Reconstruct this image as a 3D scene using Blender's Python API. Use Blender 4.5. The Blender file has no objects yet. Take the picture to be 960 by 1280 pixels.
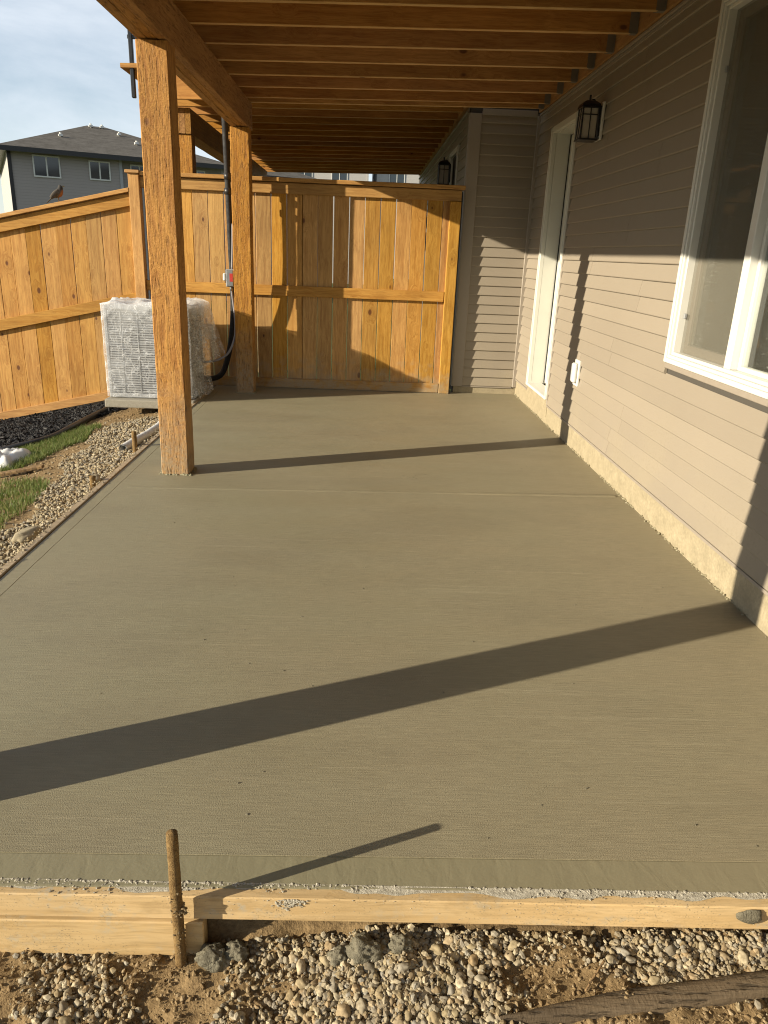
import bpy, bmesh, math, random
from mathutils import Vector, Matrix, noise
R = math.radians
random.seed(7)
S = bpy.context.scene
COL = S.collection

# ------------------------------------------------------------------ camera
cam = bpy.data.cameras.new('camera'); camo = bpy.data.objects.new('camera', cam); COL.objects.link(camo)
cam.sensor_fit = 'HORIZONTAL'; cam.sensor_width = 36.0; cam.lens = 924 / 960 * 36.0
cam.clip_start = 0.02; cam.clip_end = 3000
RX, RY, RZ = 1, 1, 1
def _cam_axes():
    f = 924.0
    Yv = Vector((457 - 480, 315 - 640, f)).normalized()
    Dv = Vector((370 - 480, 3280 - 640, f)); Dv -= Dv.dot(Yv) * Yv; Dv.normalize()
    Zv = -Dv; Xv = Yv.cross(Zv)
    if Xv.x < 0: Xv = -Xv
    return Xv, Yv, Zv            # world axes in image coordinates (x right, y down, z forward)
_X, _Y, _Z = _cam_axes()
r = Vector((_X[0], _Y[0], _Z[0])); d = Vector((_X[1], _Y[1], _Z[1])); fw = Vector((_X[2], _Y[2], _Z[2]))
camo.matrix_world = Matrix(((r.x, -d.x, -fw.x, 0), (r.y, -d.y, -fw.y, 0), (r.z, -d.z, -fw.z, 1.5), (0, 0, 0, 1)))
S.camera = camo

# ------------------------------------------------------------------ light
SUN_EL, SUN_AZ = R(17.4), R(22.9)          # light travels towards +X, a little +Y
world = bpy.data.worlds.new('World'); S.world = world; world.use_nodes = True
nt = world.node_tree; nt.nodes.clear()
out = nt.nodes.new('ShaderNodeOutputWorld'); bg = nt.nodes.new('ShaderNodeBackground'); bg.inputs['Strength'].default_value = 0.072
sky = nt.nodes.new('ShaderNodeTexSky'); sky.sky_type = 'NISHITA'; sky.sun_disc = False
sky.sun_elevation = SUN_EL
# horizontal direction towards the sun is (-cos az, -sin az); Blender measures sun_rotation from +Y clockwise
sky.sun_rotation = math.atan2(-math.cos(SUN_AZ), -math.sin(SUN_AZ)) % (2 * math.pi)
sky.air_density = 1.0; sky.dust_density = 0.2; sky.ozone_density = 1.2; sky.altitude = 600
tc = nt.nodes.new('ShaderNodeTexCoord'); mp = nt.nodes.new('ShaderNodeMapping'); mp.inputs['Scale'].default_value = (1.6, 1.6, 5.0)
mp.inputs['Rotation'].default_value = (0.0, 0.12, 0.4)
nz = nt.nodes.new('ShaderNodeTexNoise'); nz.inputs['Scale'].default_value = 2.0; nz.inputs['Detail'].default_value = 8; nz.inputs['Roughness'].default_value = 0.58
nz.inputs['Distortion'].default_value = 0.3
cr = nt.nodes.new('ShaderNodeValToRGB'); cr.color_ramp.elements[0].position = 0.33; cr.color_ramp.elements[1].position = 0.68
cr.color_ramp.elements[0].color = (0.22, 0.22, 0.22, 1); cr.color_ramp.elements[1].color = (0.84, 0.84, 0.84, 1)
mx = nt.nodes.new('ShaderNodeMix'); mx.data_type = 'RGBA'; mx.inputs['B'].default_value = (6.6, 7.1, 7.7, 1)
L = nt.links.new
L(tc.outputs['Generated'], mp.inputs['Vector']); L(mp.outputs['Vector'], nz.inputs['Vector']); L(nz.outputs['Fac'], cr.inputs['Fac'])
L(cr.outputs['Color'], mx.inputs['Factor']); L(sky.outputs['Color'], mx.inputs['A']); L(mx.outputs['Result'], bg.inputs['Color'])
L(bg.outputs['Background'], out.inputs['Surface'])
sun = bpy.data.lights.new('sun', 'SUN'); sun.energy = 5.0; sun.angle = R(0.5); sun.color = (1.0, 0.88, 0.68)
suno = bpy.data.objects.new('sun', sun); COL.objects.link(suno)
sdir = Vector((math.cos(SUN_EL) * math.cos(SUN_AZ), math.cos(SUN_EL) * math.sin(SUN_AZ), -math.sin(SUN_EL)))
suno.rotation_euler = sdir.to_track_quat('-Z', 'Y').to_euler(); suno.location = (-8, -3, 6)
S.view_settings.view_transform = 'Standard'; S.view_settings.look = 'None'; S.view_settings.gamma = 1
S.view_settings.use_curve_mapping = False; S.view_settings.exposure = 0.95
S.render.engine = 'CYCLES'
S.cycles.max_bounces = 10; S.cycles.diffuse_bounces = 3; S.cycles.filter_width = 1.1; S.cycles.transparent_max_bounces = 12

# ------------------------------------------------------------------ materials
ALB = 0.70          # keeps every base colour at its real-world value for this exposure
class NT:
    gain = 1.0
    def __init__(s, name):
        s.m = bpy.data.materials.new(name); s.m.use_nodes = True; s.t = s.m.node_tree; s.t.nodes.clear()
        s.out = s.n('ShaderNodeOutputMaterial'); s.b = s.n('ShaderNodeBsdfPrincipled')
        s.t.links.new(s.b.outputs[0], s.out.inputs[0])
    def n(s, t, **k):
        x = s.t.nodes.new(t)
        for a, v in k.items(): setattr(x, a, v)
        return x
    def set(s, inp, v):
        if hasattr(v, 'is_output'): s.t.links.new(v, inp)
        else:
            if isinstance(v, tuple) and len(v) == 3 and inp.type == 'RGBA': v = v + (1,)
            inp.default_value = v
    def p(s, **k):
        for a, v in k.items():
            if a == 'Base_Color': v = s.mix(1.0, v, (ALB * s.gain,) * 3, 'MULTIPLY')
            s.set(s.b.inputs[a.replace('_', ' ')], v)
    def math(s, op, a, b=0.0, c=None):
        x = s.n('ShaderNodeMath', operation=op); s.set(x.inputs[0], a); s.set(x.inputs[1], b)
        if c is not None: s.set(x.inputs[2], c)
        return x.outputs[0]
    def vmath(s, op, a, b):
        x = s.n('ShaderNodeVectorMath', operation=op); s.set(x.inputs[0], a); s.set(x.inputs[1], b); return x.outputs[0]
    def mix(s, f, a, b, blend='MIX'):
        x = s.n('ShaderNodeMix', data_type='RGBA', blend_type=blend); s.set(x.inputs['Factor'], f); s.set(x.inputs['A'], a); s.set(x.inputs['B'], b); return x.outputs['Result']
    def coord(s, which='Object'): return s.n('ShaderNodeTexCoord').outputs[which]
    def world(s): return s.n('ShaderNodeNewGeometry').outputs['Position']
    def island(s): return s.n('ShaderNodeNewGeometry').outputs['Random Per Island']
    def rand(s): return s.n('ShaderNodeObjectInfo').outputs['Random']
    def scale(s, v, sc):
        x = s.n('ShaderNodeMapping'); s.set(x.inputs['Vector'], v); x.inputs['Scale'].default_value = sc; return x.outputs[0]
    def noise(s, v, sc, det=4, rough=0.55, dist=0.0, color=False):
        x = s.n('ShaderNodeTexNoise'); s.set(x.inputs['Vector'], v); x.inputs['Scale'].default_value = sc; x.inputs['Detail'].default_value = det
        x.inputs['Roughness'].default_value = rough; x.inputs['Distortion'].default_value = dist
        return x.outputs['Color' if color else 'Fac']
    def voro(s, v, sc, feature='F1', out='Distance', rnd=1.0):
        x = s.n('ShaderNodeTexVoronoi', feature=feature); s.set(x.inputs['Vector'], v); x.inputs['Scale'].default_value = sc; x.inputs['Randomness'].default_value = rnd
        return x.outputs[out]
    def ramp(s, f, *stops):
        x = s.n('ShaderNodeValToRGB'); e = x.color_ramp.elements
        while len(e) < len(stops): e.new(0.5)
        for el, (p, c) in zip(e, stops):
            el.position = p; el.color = (c, c, c, 1) if not isinstance(c, tuple) else c + (1,)
        s.set(x.inputs[0], f); return x.outputs[0]
    def rng(s, v, a, b, c=0.0, d=1.0):
        x = s.n('ShaderNodeMapRange'); s.set(x.inputs[0], v)
        for i, q in enumerate((a, b, c, d)): x.inputs[i + 1].default_value = q
        return x.outputs[0]
    def xyz(s, v):
        x = s.n('ShaderNodeSeparateXYZ'); s.set(x.inputs[0], v); return x.outputs
    def bump(s, h, st=0.3, dist=0.01, normal=None):
        x = s.n('ShaderNodeBump'); s.set(x.inputs['Height'], h); x.inputs['Strength'].default_value = st; x.inputs['Distance'].default_value = dist
        if normal: s.set(x.inputs['Normal'], normal)
        return x.outputs[0]

def wood(name, axis, light, dark, knot=(0.17, 0.065, 0.018), rough_sawn=0.0, var=0.25, knots=0.5, splash=None):
    m = NT(name)
    rv = m.rand()
    comb = m.n('ShaderNodeCombineXYZ'); 
    for i, k in enumerate((37.1, 53.7, 71.3)): m.set(comb.inputs[i], m.math('MULTIPLY', rv, k))
    co = m.vmath('ADD', m.coord('Object'), comb.outputs[0])
    a = 'xyz'.index(axis)
    st = [1.0, 1.0, 1.0]; st[a] = 0.06
    kst = [1.0, 1.0, 1.0]; kst[a] = 0.6
    # knots: sparse spheres, each warps the grain about it
    kco = m.scale(co, tuple(kst))
    kd = m.voro(kco, 6.0); kc = m.voro(kco, 6.0, out='Color')
    keep = m.math('LESS_THAN', m.xyz(kc)[0], knots)
    kd = m.math('DIVIDE', kd, m.rng(m.xyz(kc)[2], 0, 1, 0.55, 1.25))
    kn = m.math('MULTIPLY', m.rng(kd, 0.075, 0.12, 1, 0), keep)
    halo = m.math('MULTIPLY', m.rng(kd, 0.08, 0.45, 1, 0), keep)
    warp = m.noise(co, 2.2, 2)
    gco = m.scale(co, tuple(st))
    off = m.n('ShaderNodeCombineXYZ')
    for i in range(3): m.set(off.inputs[i], m.math('ADD', m.math('MULTIPLY', halo, 0.05), m.math('MULTIPLY', warp, 0.05)))
    gco = m.vmath('ADD', gco, off.outputs[0])
    g1 = m.noise(gco, 42, 5, 0.62); g2 = m.noise(gco, 150, 3, 0.6); big = m.noise(co, 1.7, 3)
    col = m.mix(m.ramp(g1, (0.33, 0.15), (0.60, 1.0)), dark, light)
    col = m.mix(m.rng(g2, 0.30, 0.52, 0.45, 0.0), col, tuple(c * 0.55 for c in dark))
    col = m.mix(m.math('MULTIPLY', halo, 0.35), col, tuple(c * 0.8 for c in dark))
    col = m.mix(kn, col, knot)
    hsv = m.n('ShaderNodeHueSaturation'); m.set(hsv.inputs['Color'], col)
    m.set(hsv.inputs['Value'], m.math('ADD', m.rng(rv, 0, 1, 1 - var, 1 + var), m.rng(big, 0.3, 0.7, -0.12, 0.12)))
    m.set(hsv.inputs['Saturation'], m.rng(m.math('FRACT', m.math('MULTIPLY', rv, 17.3)), 0, 1, 0.90, 1.08))
    m.set(hsv.inputs['Hue'], m.rng(m.math('FRACT', m.math('MULTIPLY', rv, 7.7)), 0, 1, 0.494, 0.502))
    col = hsv.outputs[0]
    if splash:
        # dried cement splash up from the slab, with a ragged upper edge
        z = m.xyz(m.world())[2]
        e = m.math('ADD', z, m.rng(m.noise(m.world(), 9, 4), 0.3, 0.7, -0.16, 0.16))
        f = m.math('MULTIPLY', m.rng(e, 0.02, splash, 0.75, 0.0), m.rng(m.noise(m.world(), 60, 3), 0.35, 0.6, 0.5, 1.0))
        col = m.mix(f, col, (0.40, 0.34, 0.24))
    h = m.math('ADD', m.math('MULTIPLY', g1, 0.7), m.math('MULTIPLY', g2, 0.4))
    h = m.math('SUBTRACT', h, m.math('MULTIPLY', kn, 0.5))
    if rough_sawn:
        cst = [0.35, 0.35, 0.35]; cst[a] = 1.0
        saw = m.noise(m.scale(co, tuple(cst)), 95, 4, 0.7)
        pits = m.rng(m.noise(m.scale(co, tuple(s_ if s_ != 0.06 else 0.12 for s_ in st)), 95, 3, 0.6), 0.32, 0.44, 1, 0)
        h = m.math('ADD', h, m.math('MULTIPLY', saw, rough_sawn))
        h = m.math('SUBTRACT', h, pits)
        col = m.mix(m.math('MULTIPLY', pits, 0.6), col, tuple(c * 0.45 for c in dark))
    m.p(Base_Color=col, Roughness=0.72, Specular_IOR_Level=0.3, Normal=m.bump(h, 0.5 if not rough_sawn else 0.85, 0.003 if not rough_sawn else 0.006))
    return m.m

HONEY, HONEYD = (0.64, 0.360, 0.095), (0.42, 0.200, 0.040)
M = {}
M['fence_z'] = wood('fence wood upright', 'z', HONEY, HONEYD, var=0.17, knots=0.5, splash=0.30)
M['fence_zs'] = wood('sloped fence wood upright', 'z', (0.66, 0.360, 0.090), (0.44, 0.200, 0.038), var=0.16, knots=0.6)
M['fence_x'] = wood('fence wood level', 'x', (0.62, 0.345, 0.095), (0.42, 0.20, 0.045), var=0.10, knots=0.3, splash=0.2)
M['fence_xs'] = wood('sloped fence wood level', 'x', (0.64, 0.36, 0.10), (0.44, 0.21, 0.045), var=0.08, knots=0.35)
M['post'] = wood('rough sawn post wood', 'z', (0.64, 0.325, 0.060), (0.36, 0.145, 0.018), rough_sawn=0.8, var=0.08, knots=0.45, splash=0.75)
M['beam'] = wood('beam wood', 'y', (0.56, 0.295, 0.075), (0.36, 0.165, 0.034), rough_sawn=0.3, var=0.10, knots=0.3)
M['joist'] = wood('joist wood', 'x', (0.60, 0.30, 0.066), (0.40, 0.17, 0.028), var=0.15, knots=0.4)
M['joist_bounce'] = wood('joist wood with painted bounce light', 'x', (0.74, 0.46, 0.17), (0.56, 0.31, 0.09), var=0.1, knots=0.2)  # paler joist wood, bounced slab light painted into the colour
M['ledger'] = wood('ledger wood', 'y', (0.60, 0.32, 0.08), (0.45, 0.2, 0.04), var=0.1)
M['form'] = wood('form lumber', 'x', (0.76, 0.56, 0.29), (0.66, 0.46, 0.21), knot=(0.3, 0.15, 0.05), var=0.06, knots=0.12)
M['form_y'] = wood('form lumber along slab', 'y', (0.56, 0.44, 0.27), (0.36, 0.26, 0.14), var=0.06, knots=0.12)
M['stake'] = wood('weathered stake wood', 'z', (0.38, 0.24, 0.10), (0.13, 0.075, 0.03), rough_sawn=0.5, var=0.1)

def stain_form(mat):
    # pepper of cement spots, mud smears and damp patches over the bare lumber
    t = mat.node_tree; b = next(n for n in t.nodes if n.type == 'BSDF_PRINCIPLED'); src = b.inputs['Base Color'].links[0].from_socket
    m = NT.__new__(NT); m.m = mat; m.t = t
    w = m.world(); spots = m.math('MULTIPLY', m.rng(m.noise(w, 230, 2, 0.5), 0.62, 0.68), m.rng(m.noise(w, 9, 4, 0.6), 0.44, 0.60))
    mud = m.math('MULTIPLY', m.rng(m.noise(m.scale(w, (0.5, 1, 1)), 14, 5, 0.65), 0.54, 0.68), 0.5)
    grey = m.math('MULTIPLY', m.rng(m.noise(w, 30, 5, 0.7), 0.50, 0.64), m.rng(m.noise(m.scale(w, (1, 1, 2)), 6, 3), 0.48, 0.66, 0, 0.75))
    c = m.mix(mud, src, (0.30, 0.205, 0.095)); c = m.mix(grey, c, (0.38, 0.355, 0.28)); c = m.mix(m.math('MULTIPLY', spots, 0.8), c, (0.13, 0.11, 0.07))
    t.links.new(c, b.inputs['Base Color'])
stain_form(M['form'])
def plain(name, col, rough=0.5, metal=0.0, nscale=30, namt=0.12, bump=0.0, spec=0.5, gain=1.0):
    m = NT(name); m.gain = gain; v = m.coord('Object')
    n = m.noise(v, nscale, 4)
    m.p(Base_Color=m.mix(n, tuple(c * (1 - namt) for c in col), tuple(min(1, c * (1 + namt)) for c in col)),
        Roughness=m.rng(n, 0.3, 0.7, rough * 0.85, min(1, rough * 1.15)), Metallic=metal, Specular_IOR_Level=spec)
    if bump: m.p(Normal=m.bump(n, bump, 0.003))
    return m.m
M['white'] = plain('white vinyl', (0.68, 0.675, 0.63), 0.4, nscale=8, namt=0.05, gain=1.2)
M['doorwhite'] = plain('painted door white', (0.60, 0.595, 0.53), 0.45, nscale=5, namt=0.06, gain=1.25)
M['black'] = plain('black metal', (0.012, 0.012, 0.013), 0.4)
M['blackplastic'] = plain('black plastic', (0.02, 0.02, 0.022), 0.45)
M['foam'] = plain('black foam insulation', (0.014, 0.014, 0.015), 0.8, bump=0.4)
M['galv'] = plain('galvanised steel', (0.42, 0.42, 0.42), 0.45, metal=0.8)
M['hanger'] = plain('weathered joist hanger', (0.22, 0.19, 0.15), 0.6)
M['grey'] = plain('grey plastic', (0.36, 0.37, 0.38), 0.5)
M['red'] = plain('red label', (0.6, 0.04, 0.03), 0.5)
M['trim'] = plain('taupe vinyl trim', (0.37, 0.32, 0.26), 0.5, namt=0.05)
M['conduit'] = plain('grey flexible conduit', (0.24, 0.23, 0.25), 0.4)
M['frost'] = plain('frosted lamp glass', (0.55, 0.50, 0.42), 0.35)
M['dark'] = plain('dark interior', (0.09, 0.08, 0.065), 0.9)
M['curtain'] = plain('beige curtain cloth', (0.26, 0.235, 0.175), 0.9, nscale=120, namt=0.1)
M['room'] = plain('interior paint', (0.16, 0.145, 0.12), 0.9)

def mat_siding(name, base, axis='y', dirt=True):
    m = NT(name); v = m.coord('Object'); w = m.world()
    sc = (6, 0.5, 6) if axis == 'y' else (0.5, 6, 6)
    emb = m.noise(m.scale(v, sc), 30, 4, 0.6)
    lo = m.noise(w, 1.3, 3)
    col = m.mix(lo, tuple(c * 0.94 for c in base), tuple(c * 1.06 for c in base))
    hs = m.n('ShaderNodeHueSaturation'); m.set(hs.inputs['Color'], col); m.set(hs.inputs['Value'], m.rng(m.rand(), 0, 1, 0.95, 1.05)); col = hs.outputs[0]
    if dirt:
        z = m.xyz(w)[2]
        sp = m.rng(m.noise(w, 55, 4, 0.75), 0.5, 0.72, 0, 1)
        area = m.math('MULTIPLY', m.rng(z, 0.15, 0.80, 1, 0), m.rng(m.noise(w, 2.2, 3), 0.40, 0.62, 0.1, 1))
        col = m.mix(m.math('MULTIPLY', m.math('MULTIPLY', sp, area), 0.9), col, (0.26, 0.22, 0.16))
        col = m.mix(m.math('MULTIPLY', area, 0.3), col, (0.48, 0.41, 0.28))
    m.p(Base_Color=col, Roughness=0.55, Specular_IOR_Level=0.35, Normal=m.bump(emb, 0.25, 0.0015))
    return m.m
M['siding'] = mat_siding('taupe vinyl siding', (0.355, 0.305, 0.238))
M['siding_x'] = mat_siding('taupe vinyl siding return', (0.355, 0.305, 0.238), 'x')

def mat_concrete(name, finish):
    m = NT(name); w = m.coord('Object')
    big = m.noise(w, 0.75, 4, 0.55); mid = m.noise(m.scale(w, (0.6, 2.0, 1)), 2.2, 5, 0.6)
    col = m.mix(m.rng(big, 0.3, 0.7), (0.318, 0.298, 0.178), (0.385, 0.325, 0.198))
    side = m.rng(m.math('ADD', m.xyz(w)[0], m.rng(big, 0.3, 0.7, -0.8, 0.8)), -1.2, 1.2)
    col = m.mix(m.math('MULTIPLY', side, 0.5), m.mix(0.4, col, (0.300, 0.295, 0.190)), (0.415, 0.328, 0.210))
    col = m.mix(m.rng(mid, 0.35, 0.65, 0, 0.45), col, (0.365, 0.330, 0.215))
    fine = m.noise(w, 260, 2)
    if finish == 'broom':
        br = m.noise(m.scale(w, (0.07, 1.0, 1.0)), 170, 4, 0.7); br2 = m.noise(m.scale(w, (0.05, 1.0, 1.0)), 40, 3, 0.6)
        grit = m.rng(m.noise(w, 420, 2, 0.6), 0.42, 0.62)
        lines = m.rng(m.noise(m.scale(w, (0.012, 1.0, 1.0)), 60, 2, 0.5), 0.60, 0.68)
        lines = m.math('MULTIPLY', lines, m.rng(m.noise(m.scale(w, (0.4, 1.0, 1.0)), 2.5, 2), 0.45, 0.6))
        damp = m.rng(m.noise(m.scale(w, (0.7, 1.5, 1.0)), 1.3, 5, 0.6, 0.4), 0.48, 0.62)
        col = m.mix(m.math('MULTIPLY', damp, 0.36), col, (0.235, 0.205, 0.130))
        col = m.mix(m.math('MULTIPLY', lines, 0.5), col, (0.48, 0.43, 0.29))
        pit = m.math('MULTIPLY', m.rng(m.voro(w, 9.0), 0.015, 0.03, 1, 0), m.math('LESS_THAN', m.xyz(m.voro(w, 9.0, out='Color'))[1], 0.14))
        col = m.mix(m.rng(br2, 0.3, 0.7, 0.0, 0.15), col, (0.22, 0.195, 0.13))
        col = m.mix(m.math('MULTIPLY', grit, 0.30), col, (0.56, 0.50, 0.36))
        col = m.mix(m.rng(br, 0.38, 0.62, 0.36, 0.0), col, (0.20, 0.175, 0.115))
        col = m.mix(m.math('MULTIPLY', pit, 0.7), col, (0.09, 0.075, 0.05))
        h = m.math('ADD', m.math('MULTIPLY', br, 1.0), m.math('MULTIPLY', m.noise(w, 330, 2), 0.8))
        h = m.math('SUBTRACT', h, pit)
        nrm = m.bump(h, 0.6, 0.0028)
        nrm = m.bump(br2, 0.13, 0.006, nrm)
        m.p(Base_Color=col, Roughness=m.rng(mid, 0.3, 0.7, 0.5, 0.68), Specular_IOR_Level=0.35, Normal=nrm)
    else:
        tr = m.noise(m.scale(w, (1.0, 0.5, 1.0)), 22, 3, 0.5, 0.6)
        col = m.mix(0.45, col, (0.27, 0.252, 0.160))
        nrm = m.bump(tr, 0.22, 0.008); nrm = m.bump(m.noise(w, 120, 3), 0.15, 0.002, nrm)
        m.p(Base_Color=col, Roughness=0.5, Specular_IOR_Level=0.4, Normal=nrm)
    return m.m
M['broom'] = mat_concrete('broomed wet concrete', 'broom')
M['trowel'] = mat_concrete('trowelled wet concrete edge', 'trowel')
def mat_rough(name, a, b, sc=18, bump=0.6, rough=0.9, bd=0.01):
    m = NT(name); v = m.coord('Object')
    n = m.noise(v, sc, 6, 0.7); n2 = m.noise(v, sc * 6, 3, 0.7)
    col = m.mix(m.rng(n, 0.3, 0.7), a, b); col = m.mix(m.rng(n2, 0.3, 0.7, 0.35, 0), col, tuple(c * 0.5 for c in a))
    m.p(Base_Color=col, Roughness=rough, Specular_IOR_Level=0.2, Normal=m.bump(m.math('ADD', n, m.math('MULTIPLY', n2, 0.5)), bump, bd)); return m.m
M['parge'] = mat_rough('parged foundation', (0.38, 0.325, 0.215), (0.56, 0.475, 0.32), 11, 0.45)
M['pad'] = mat_rough('precast concrete pad', (0.40, 0.37, 0.30), (0.55, 0.51, 0.42), 60, 0.6)
M['residue'] = mat_rough('dried cement residue', (0.42, 0.38, 0.29), (0.92, 0.86, 0.71), 55, 0.8)
M['wetlump'] = mat_rough('wet cement lump', (0.19, 0.172, 0.122), (0.33, 0.30, 0.215), 40, 0.9, 0.55)
M['plank'] = wood('muddy dark plank', 'x', (0.21, 0.16, 0.098), (0.11, 0.082, 0.05), rough_sawn=0.5, var=0.02)
M['rustystake'] = mat_rough('mud caked stake', (0.20, 0.115, 0.045), (0.46, 0.31, 0.13), 45, 0.9)
M['mud'] = mat_rough('caked mud', (0.30, 0.22, 0.12), (0.42, 0.32, 0.19), 40, 0.9)

def mat_stone(name, per):
    m = NT(name); rv = m.island() if per == 'island' else m.rand()
    col = m.ramp(rv, (0.0, (0.32, 0.245, 0.135)), (0.2, (0.49, 0.405, 0.25)), (0.4, (0.36, 0.34, 0.29)), (0.55, (0.60, 0.51, 0.34)), (0.7, (0.31, 0.275, 0.21)), (0.85, (0.42, 0.30, 0.16)), (1.0, (0.68, 0.60, 0.43)))
    n = m.noise(m.world(), 70, 5, 0.65)
    col = m.mix(m.rng(n, 0.36, 0.60, 0.60, 0.0), col, (0.20, 0.15, 0.085))
    m.p(Base_Color=col, Roughness=0.8, Specular_IOR_Level=0.25, Normal=m.bump(n, 0.35, 0.003)); return m.m
M['stone'] = mat_stone('pebble stone', 'object'); M['stones'] = mat_stone('loose pebble stones', 'island')
def mat_ground():
    m = NT('bare soil'); w = m.world()
    n = m.noise(w, 7, 6, 0.7); n2 = m.noise(w, 60, 5, 0.7); big = m.noise(w, 0.35, 4)
    col = m.mix(m.rng(n, 0.3, 0.7), (0.27, 0.185, 0.092), (0.44, 0.31, 0.16))
    col = m.mix(m.rng(n2, 0.35, 0.65, 0.65, 0), col, (0.13, 0.085, 0.04))
    x, y, z = m.xyz(w)
    far = m.math('MAXIMUM', m.rng(y, 11, 14), m.math('MAXIMUM', m.rng(x, -6, -9), m.rng(y, -3, -6)))
    grassc = m.mix(m.rng(big, 0.35, 0.65), (0.07, 0.10, 0.03), (0.12, 0.14, 0.05))
    col = m.mix(far, col, grassc)
    m.p(Base_Color=col, Roughness=0.95, Specular_IOR_Level=0.15, Normal=m.bump(m.math('ADD', n, m.math('MULTIPLY', n2, 0.6)), 0.8, 0.015)); return m.m
M['soil'] = mat_ground()
def mat_island(name, stops, rough=0.8, trans=False):
    m = NT(name); m.p(Base_Color=m.ramp(m.island(), *stops), Roughness=rough, Specular_IOR_Level=0.3)
    if trans:
        t = m.n('ShaderNodeBsdfTranslucent'); m.set(t.inputs['Color'], m.ramp(m.island(), *stops))
        mxs = m.n('ShaderNodeMixShader'); mxs.inputs[0].default_value = 0.3
        m.t.links.new(m.b.outputs[0], mxs.inputs[1]); m.t.links.new(t.outputs[0], mxs.inputs[2]); m.t.links.new(mxs.outputs[0], m.out.inputs[0])
    return m.m
M['grass'] = mat_island('lawn grass', [(0, (0.10, 0.17, 0.03)), (0.5, (0.17, 0.23, 0.05)), (0.85, (0.26, 0.29, 0.09)), (1, (0.42, 0.36, 0.18))], 0.6, True)
M['mulch'] = mat_island('black mulch', [(0, (0.008, 0.008, 0.009)), (0.7, (0.03, 0.03, 0.032)), (1, (0.07, 0.065, 0.06))], 0.7)
M['crumb'] = mat_island('soil crumbs', [(0, (0.22, 0.145, 0.07)), (0.6, (0.33, 0.235, 0.12)), (1, (0.42, 0.32, 0.19))], 0.95)

def mat_glass(name, tint=(0.75, 0.78, 0.76), extra=None):
    m = NT(name)
    t = m.n('ShaderNodeBsdfTransparent'); t.inputs[0].default_value = tint + (1,)
    g = m.n('ShaderNodeBsdfGlossy'); g.inputs['Roughness'].default_value = 0.015; g.inputs['Color'].default_value = (1, 1, 1, 1)
    f = m.n('ShaderNodeFresnel'); f.inputs['IOR'].default_value = 1.6
    wob = m.bump(m.noise(m.coord('Object'), 1.2, 1), 0.02, 0.05)
    m.set(g.inputs['Normal'], wob)
    a = m.n('ShaderNodeMixShader'); L_ = m.t.links.new
    L_(f.outputs[0], a.inputs[0]); L_(t.outputs[0], a.inputs[1]); L_(g.outputs[0], a.inputs[2])
    last = a
    if extra:       # film of dust / splash drops on the pane
        dfs = m.n('ShaderNodeBsdfDiffuse'); dfs.inputs['Color'].default_value = extra[1] + (1,)
        b2 = m.n('ShaderNodeMixShader'); v = m.coord('Object')
        drops = m.math('MULTIPLY', m.rng(m.noise(v, 90, 3), 0.62, 0.70), m.rng(m.noise(v, 3, 3), 0.5, 0.62))
        m.set(b2.inputs[0], m.math('ADD', m.math('MULTIPLY', drops, 0.5), extra[0]))
        L_(last.outputs[0], b2.inputs[1]); L_(dfs.outputs[0], b2.inputs[2]); last = b2
    L_(last.outputs[0], m.out.inputs[0]); return m.m
M['glass'] = mat_glass('window glass', extra=(0.02, (0.6, 0.6, 0.55)))
M['farglass'] = plain('far window glass', (0.03, 0.04, 0.05), 0.08, spec=0.8)
def mat_screen():
    m = NT('insect screen'); t = m.n('ShaderNodeBsdfTransparent'); d = m.n('ShaderNodeBsdfDiffuse'); d.inputs[0].default_value = (0.19, 0.18, 0.145, 1)
    a = m.n('ShaderNodeMixShader'); a.inputs[0].default_value = 0.5
    m.t.links.new(t.outputs[0], a.inputs[1]); m.t.links.new(d.outputs[0], a.inputs[2]); m.t.links.new(a.outputs[0], m.out.inputs[0]); return m.m
M['screen'] = mat_screen()
def mat_plastic():
    m = NT('clear plastic wrap'); v = m.coord('Object'); 
    w1 = m.noise(m.scale(v, (1.0, 1.0, 2.4)), 4.5, 2, 0.5, 1.6); rid = m.rng(m.math('ABSOLUTE', m.math('SUBTRACT', w1, 0.5)), 0.0, 0.016, 1, 0)
    w2 = m.noise(m.scale(v, (2.0, 2.0, 0.8)), 4.0, 2, 0.5, 1.8); rid2 = m.rng(m.math('ABSOLUTE', m.math('SUBTRACT', w2, 0.52)), 0.0, 0.014, 1, 0)
    rr = m.math('MAXIMUM', rid, rid2)
    m.gain = 1.35; m.p(Base_Color=(0.86, 0.88, 0.90), Roughness=0.2, Specular_IOR_Level=0.7, Normal=m.bump(m.math('ADD', w1, w2), 0.5, 0.012))
    t = m.n('ShaderNodeBsdfTransparent'); t.inputs[0].default_value = (0.97, 0.97, 0.97, 1)
    tl = m.n('ShaderNodeBsdfTranslucent'); tl.inputs[0].default_value = (0.8, 0.8, 0.8, 1)
    a = m.n('ShaderNodeMixShader'); a.inputs[0].default_value = 0.3
    b = m.n('ShaderNodeMixShader'); m.set(b.inputs[0], m.math('ADD', m.math('MULTIPLY', rr, 0.5), m.math('ADD', m.rng(m.noise(v, 3, 3), 0.35, 0.65, 0.17, 0.36), m.rng(m.xyz(m.world())[2], 0.78, 0.95, 0.0, 0.40))))
    K = m.t.links.new
    K(m.b.outputs[0], a.inputs[1]); K(tl.outputs[0], a.inputs[2]); K(t.outputs[0], b.inputs[1]); K(a.outputs[0], b.inputs[2]); K(b.outputs[0], m.out.inputs[0]); return m.m
M['plastic'] = mat_plastic()
M['whiteplastic'] = plain('crumpled white plastic', (0.78, 0.78, 0.76), 0.4, nscale=14, namt=0.1, bump=0.6)
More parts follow.
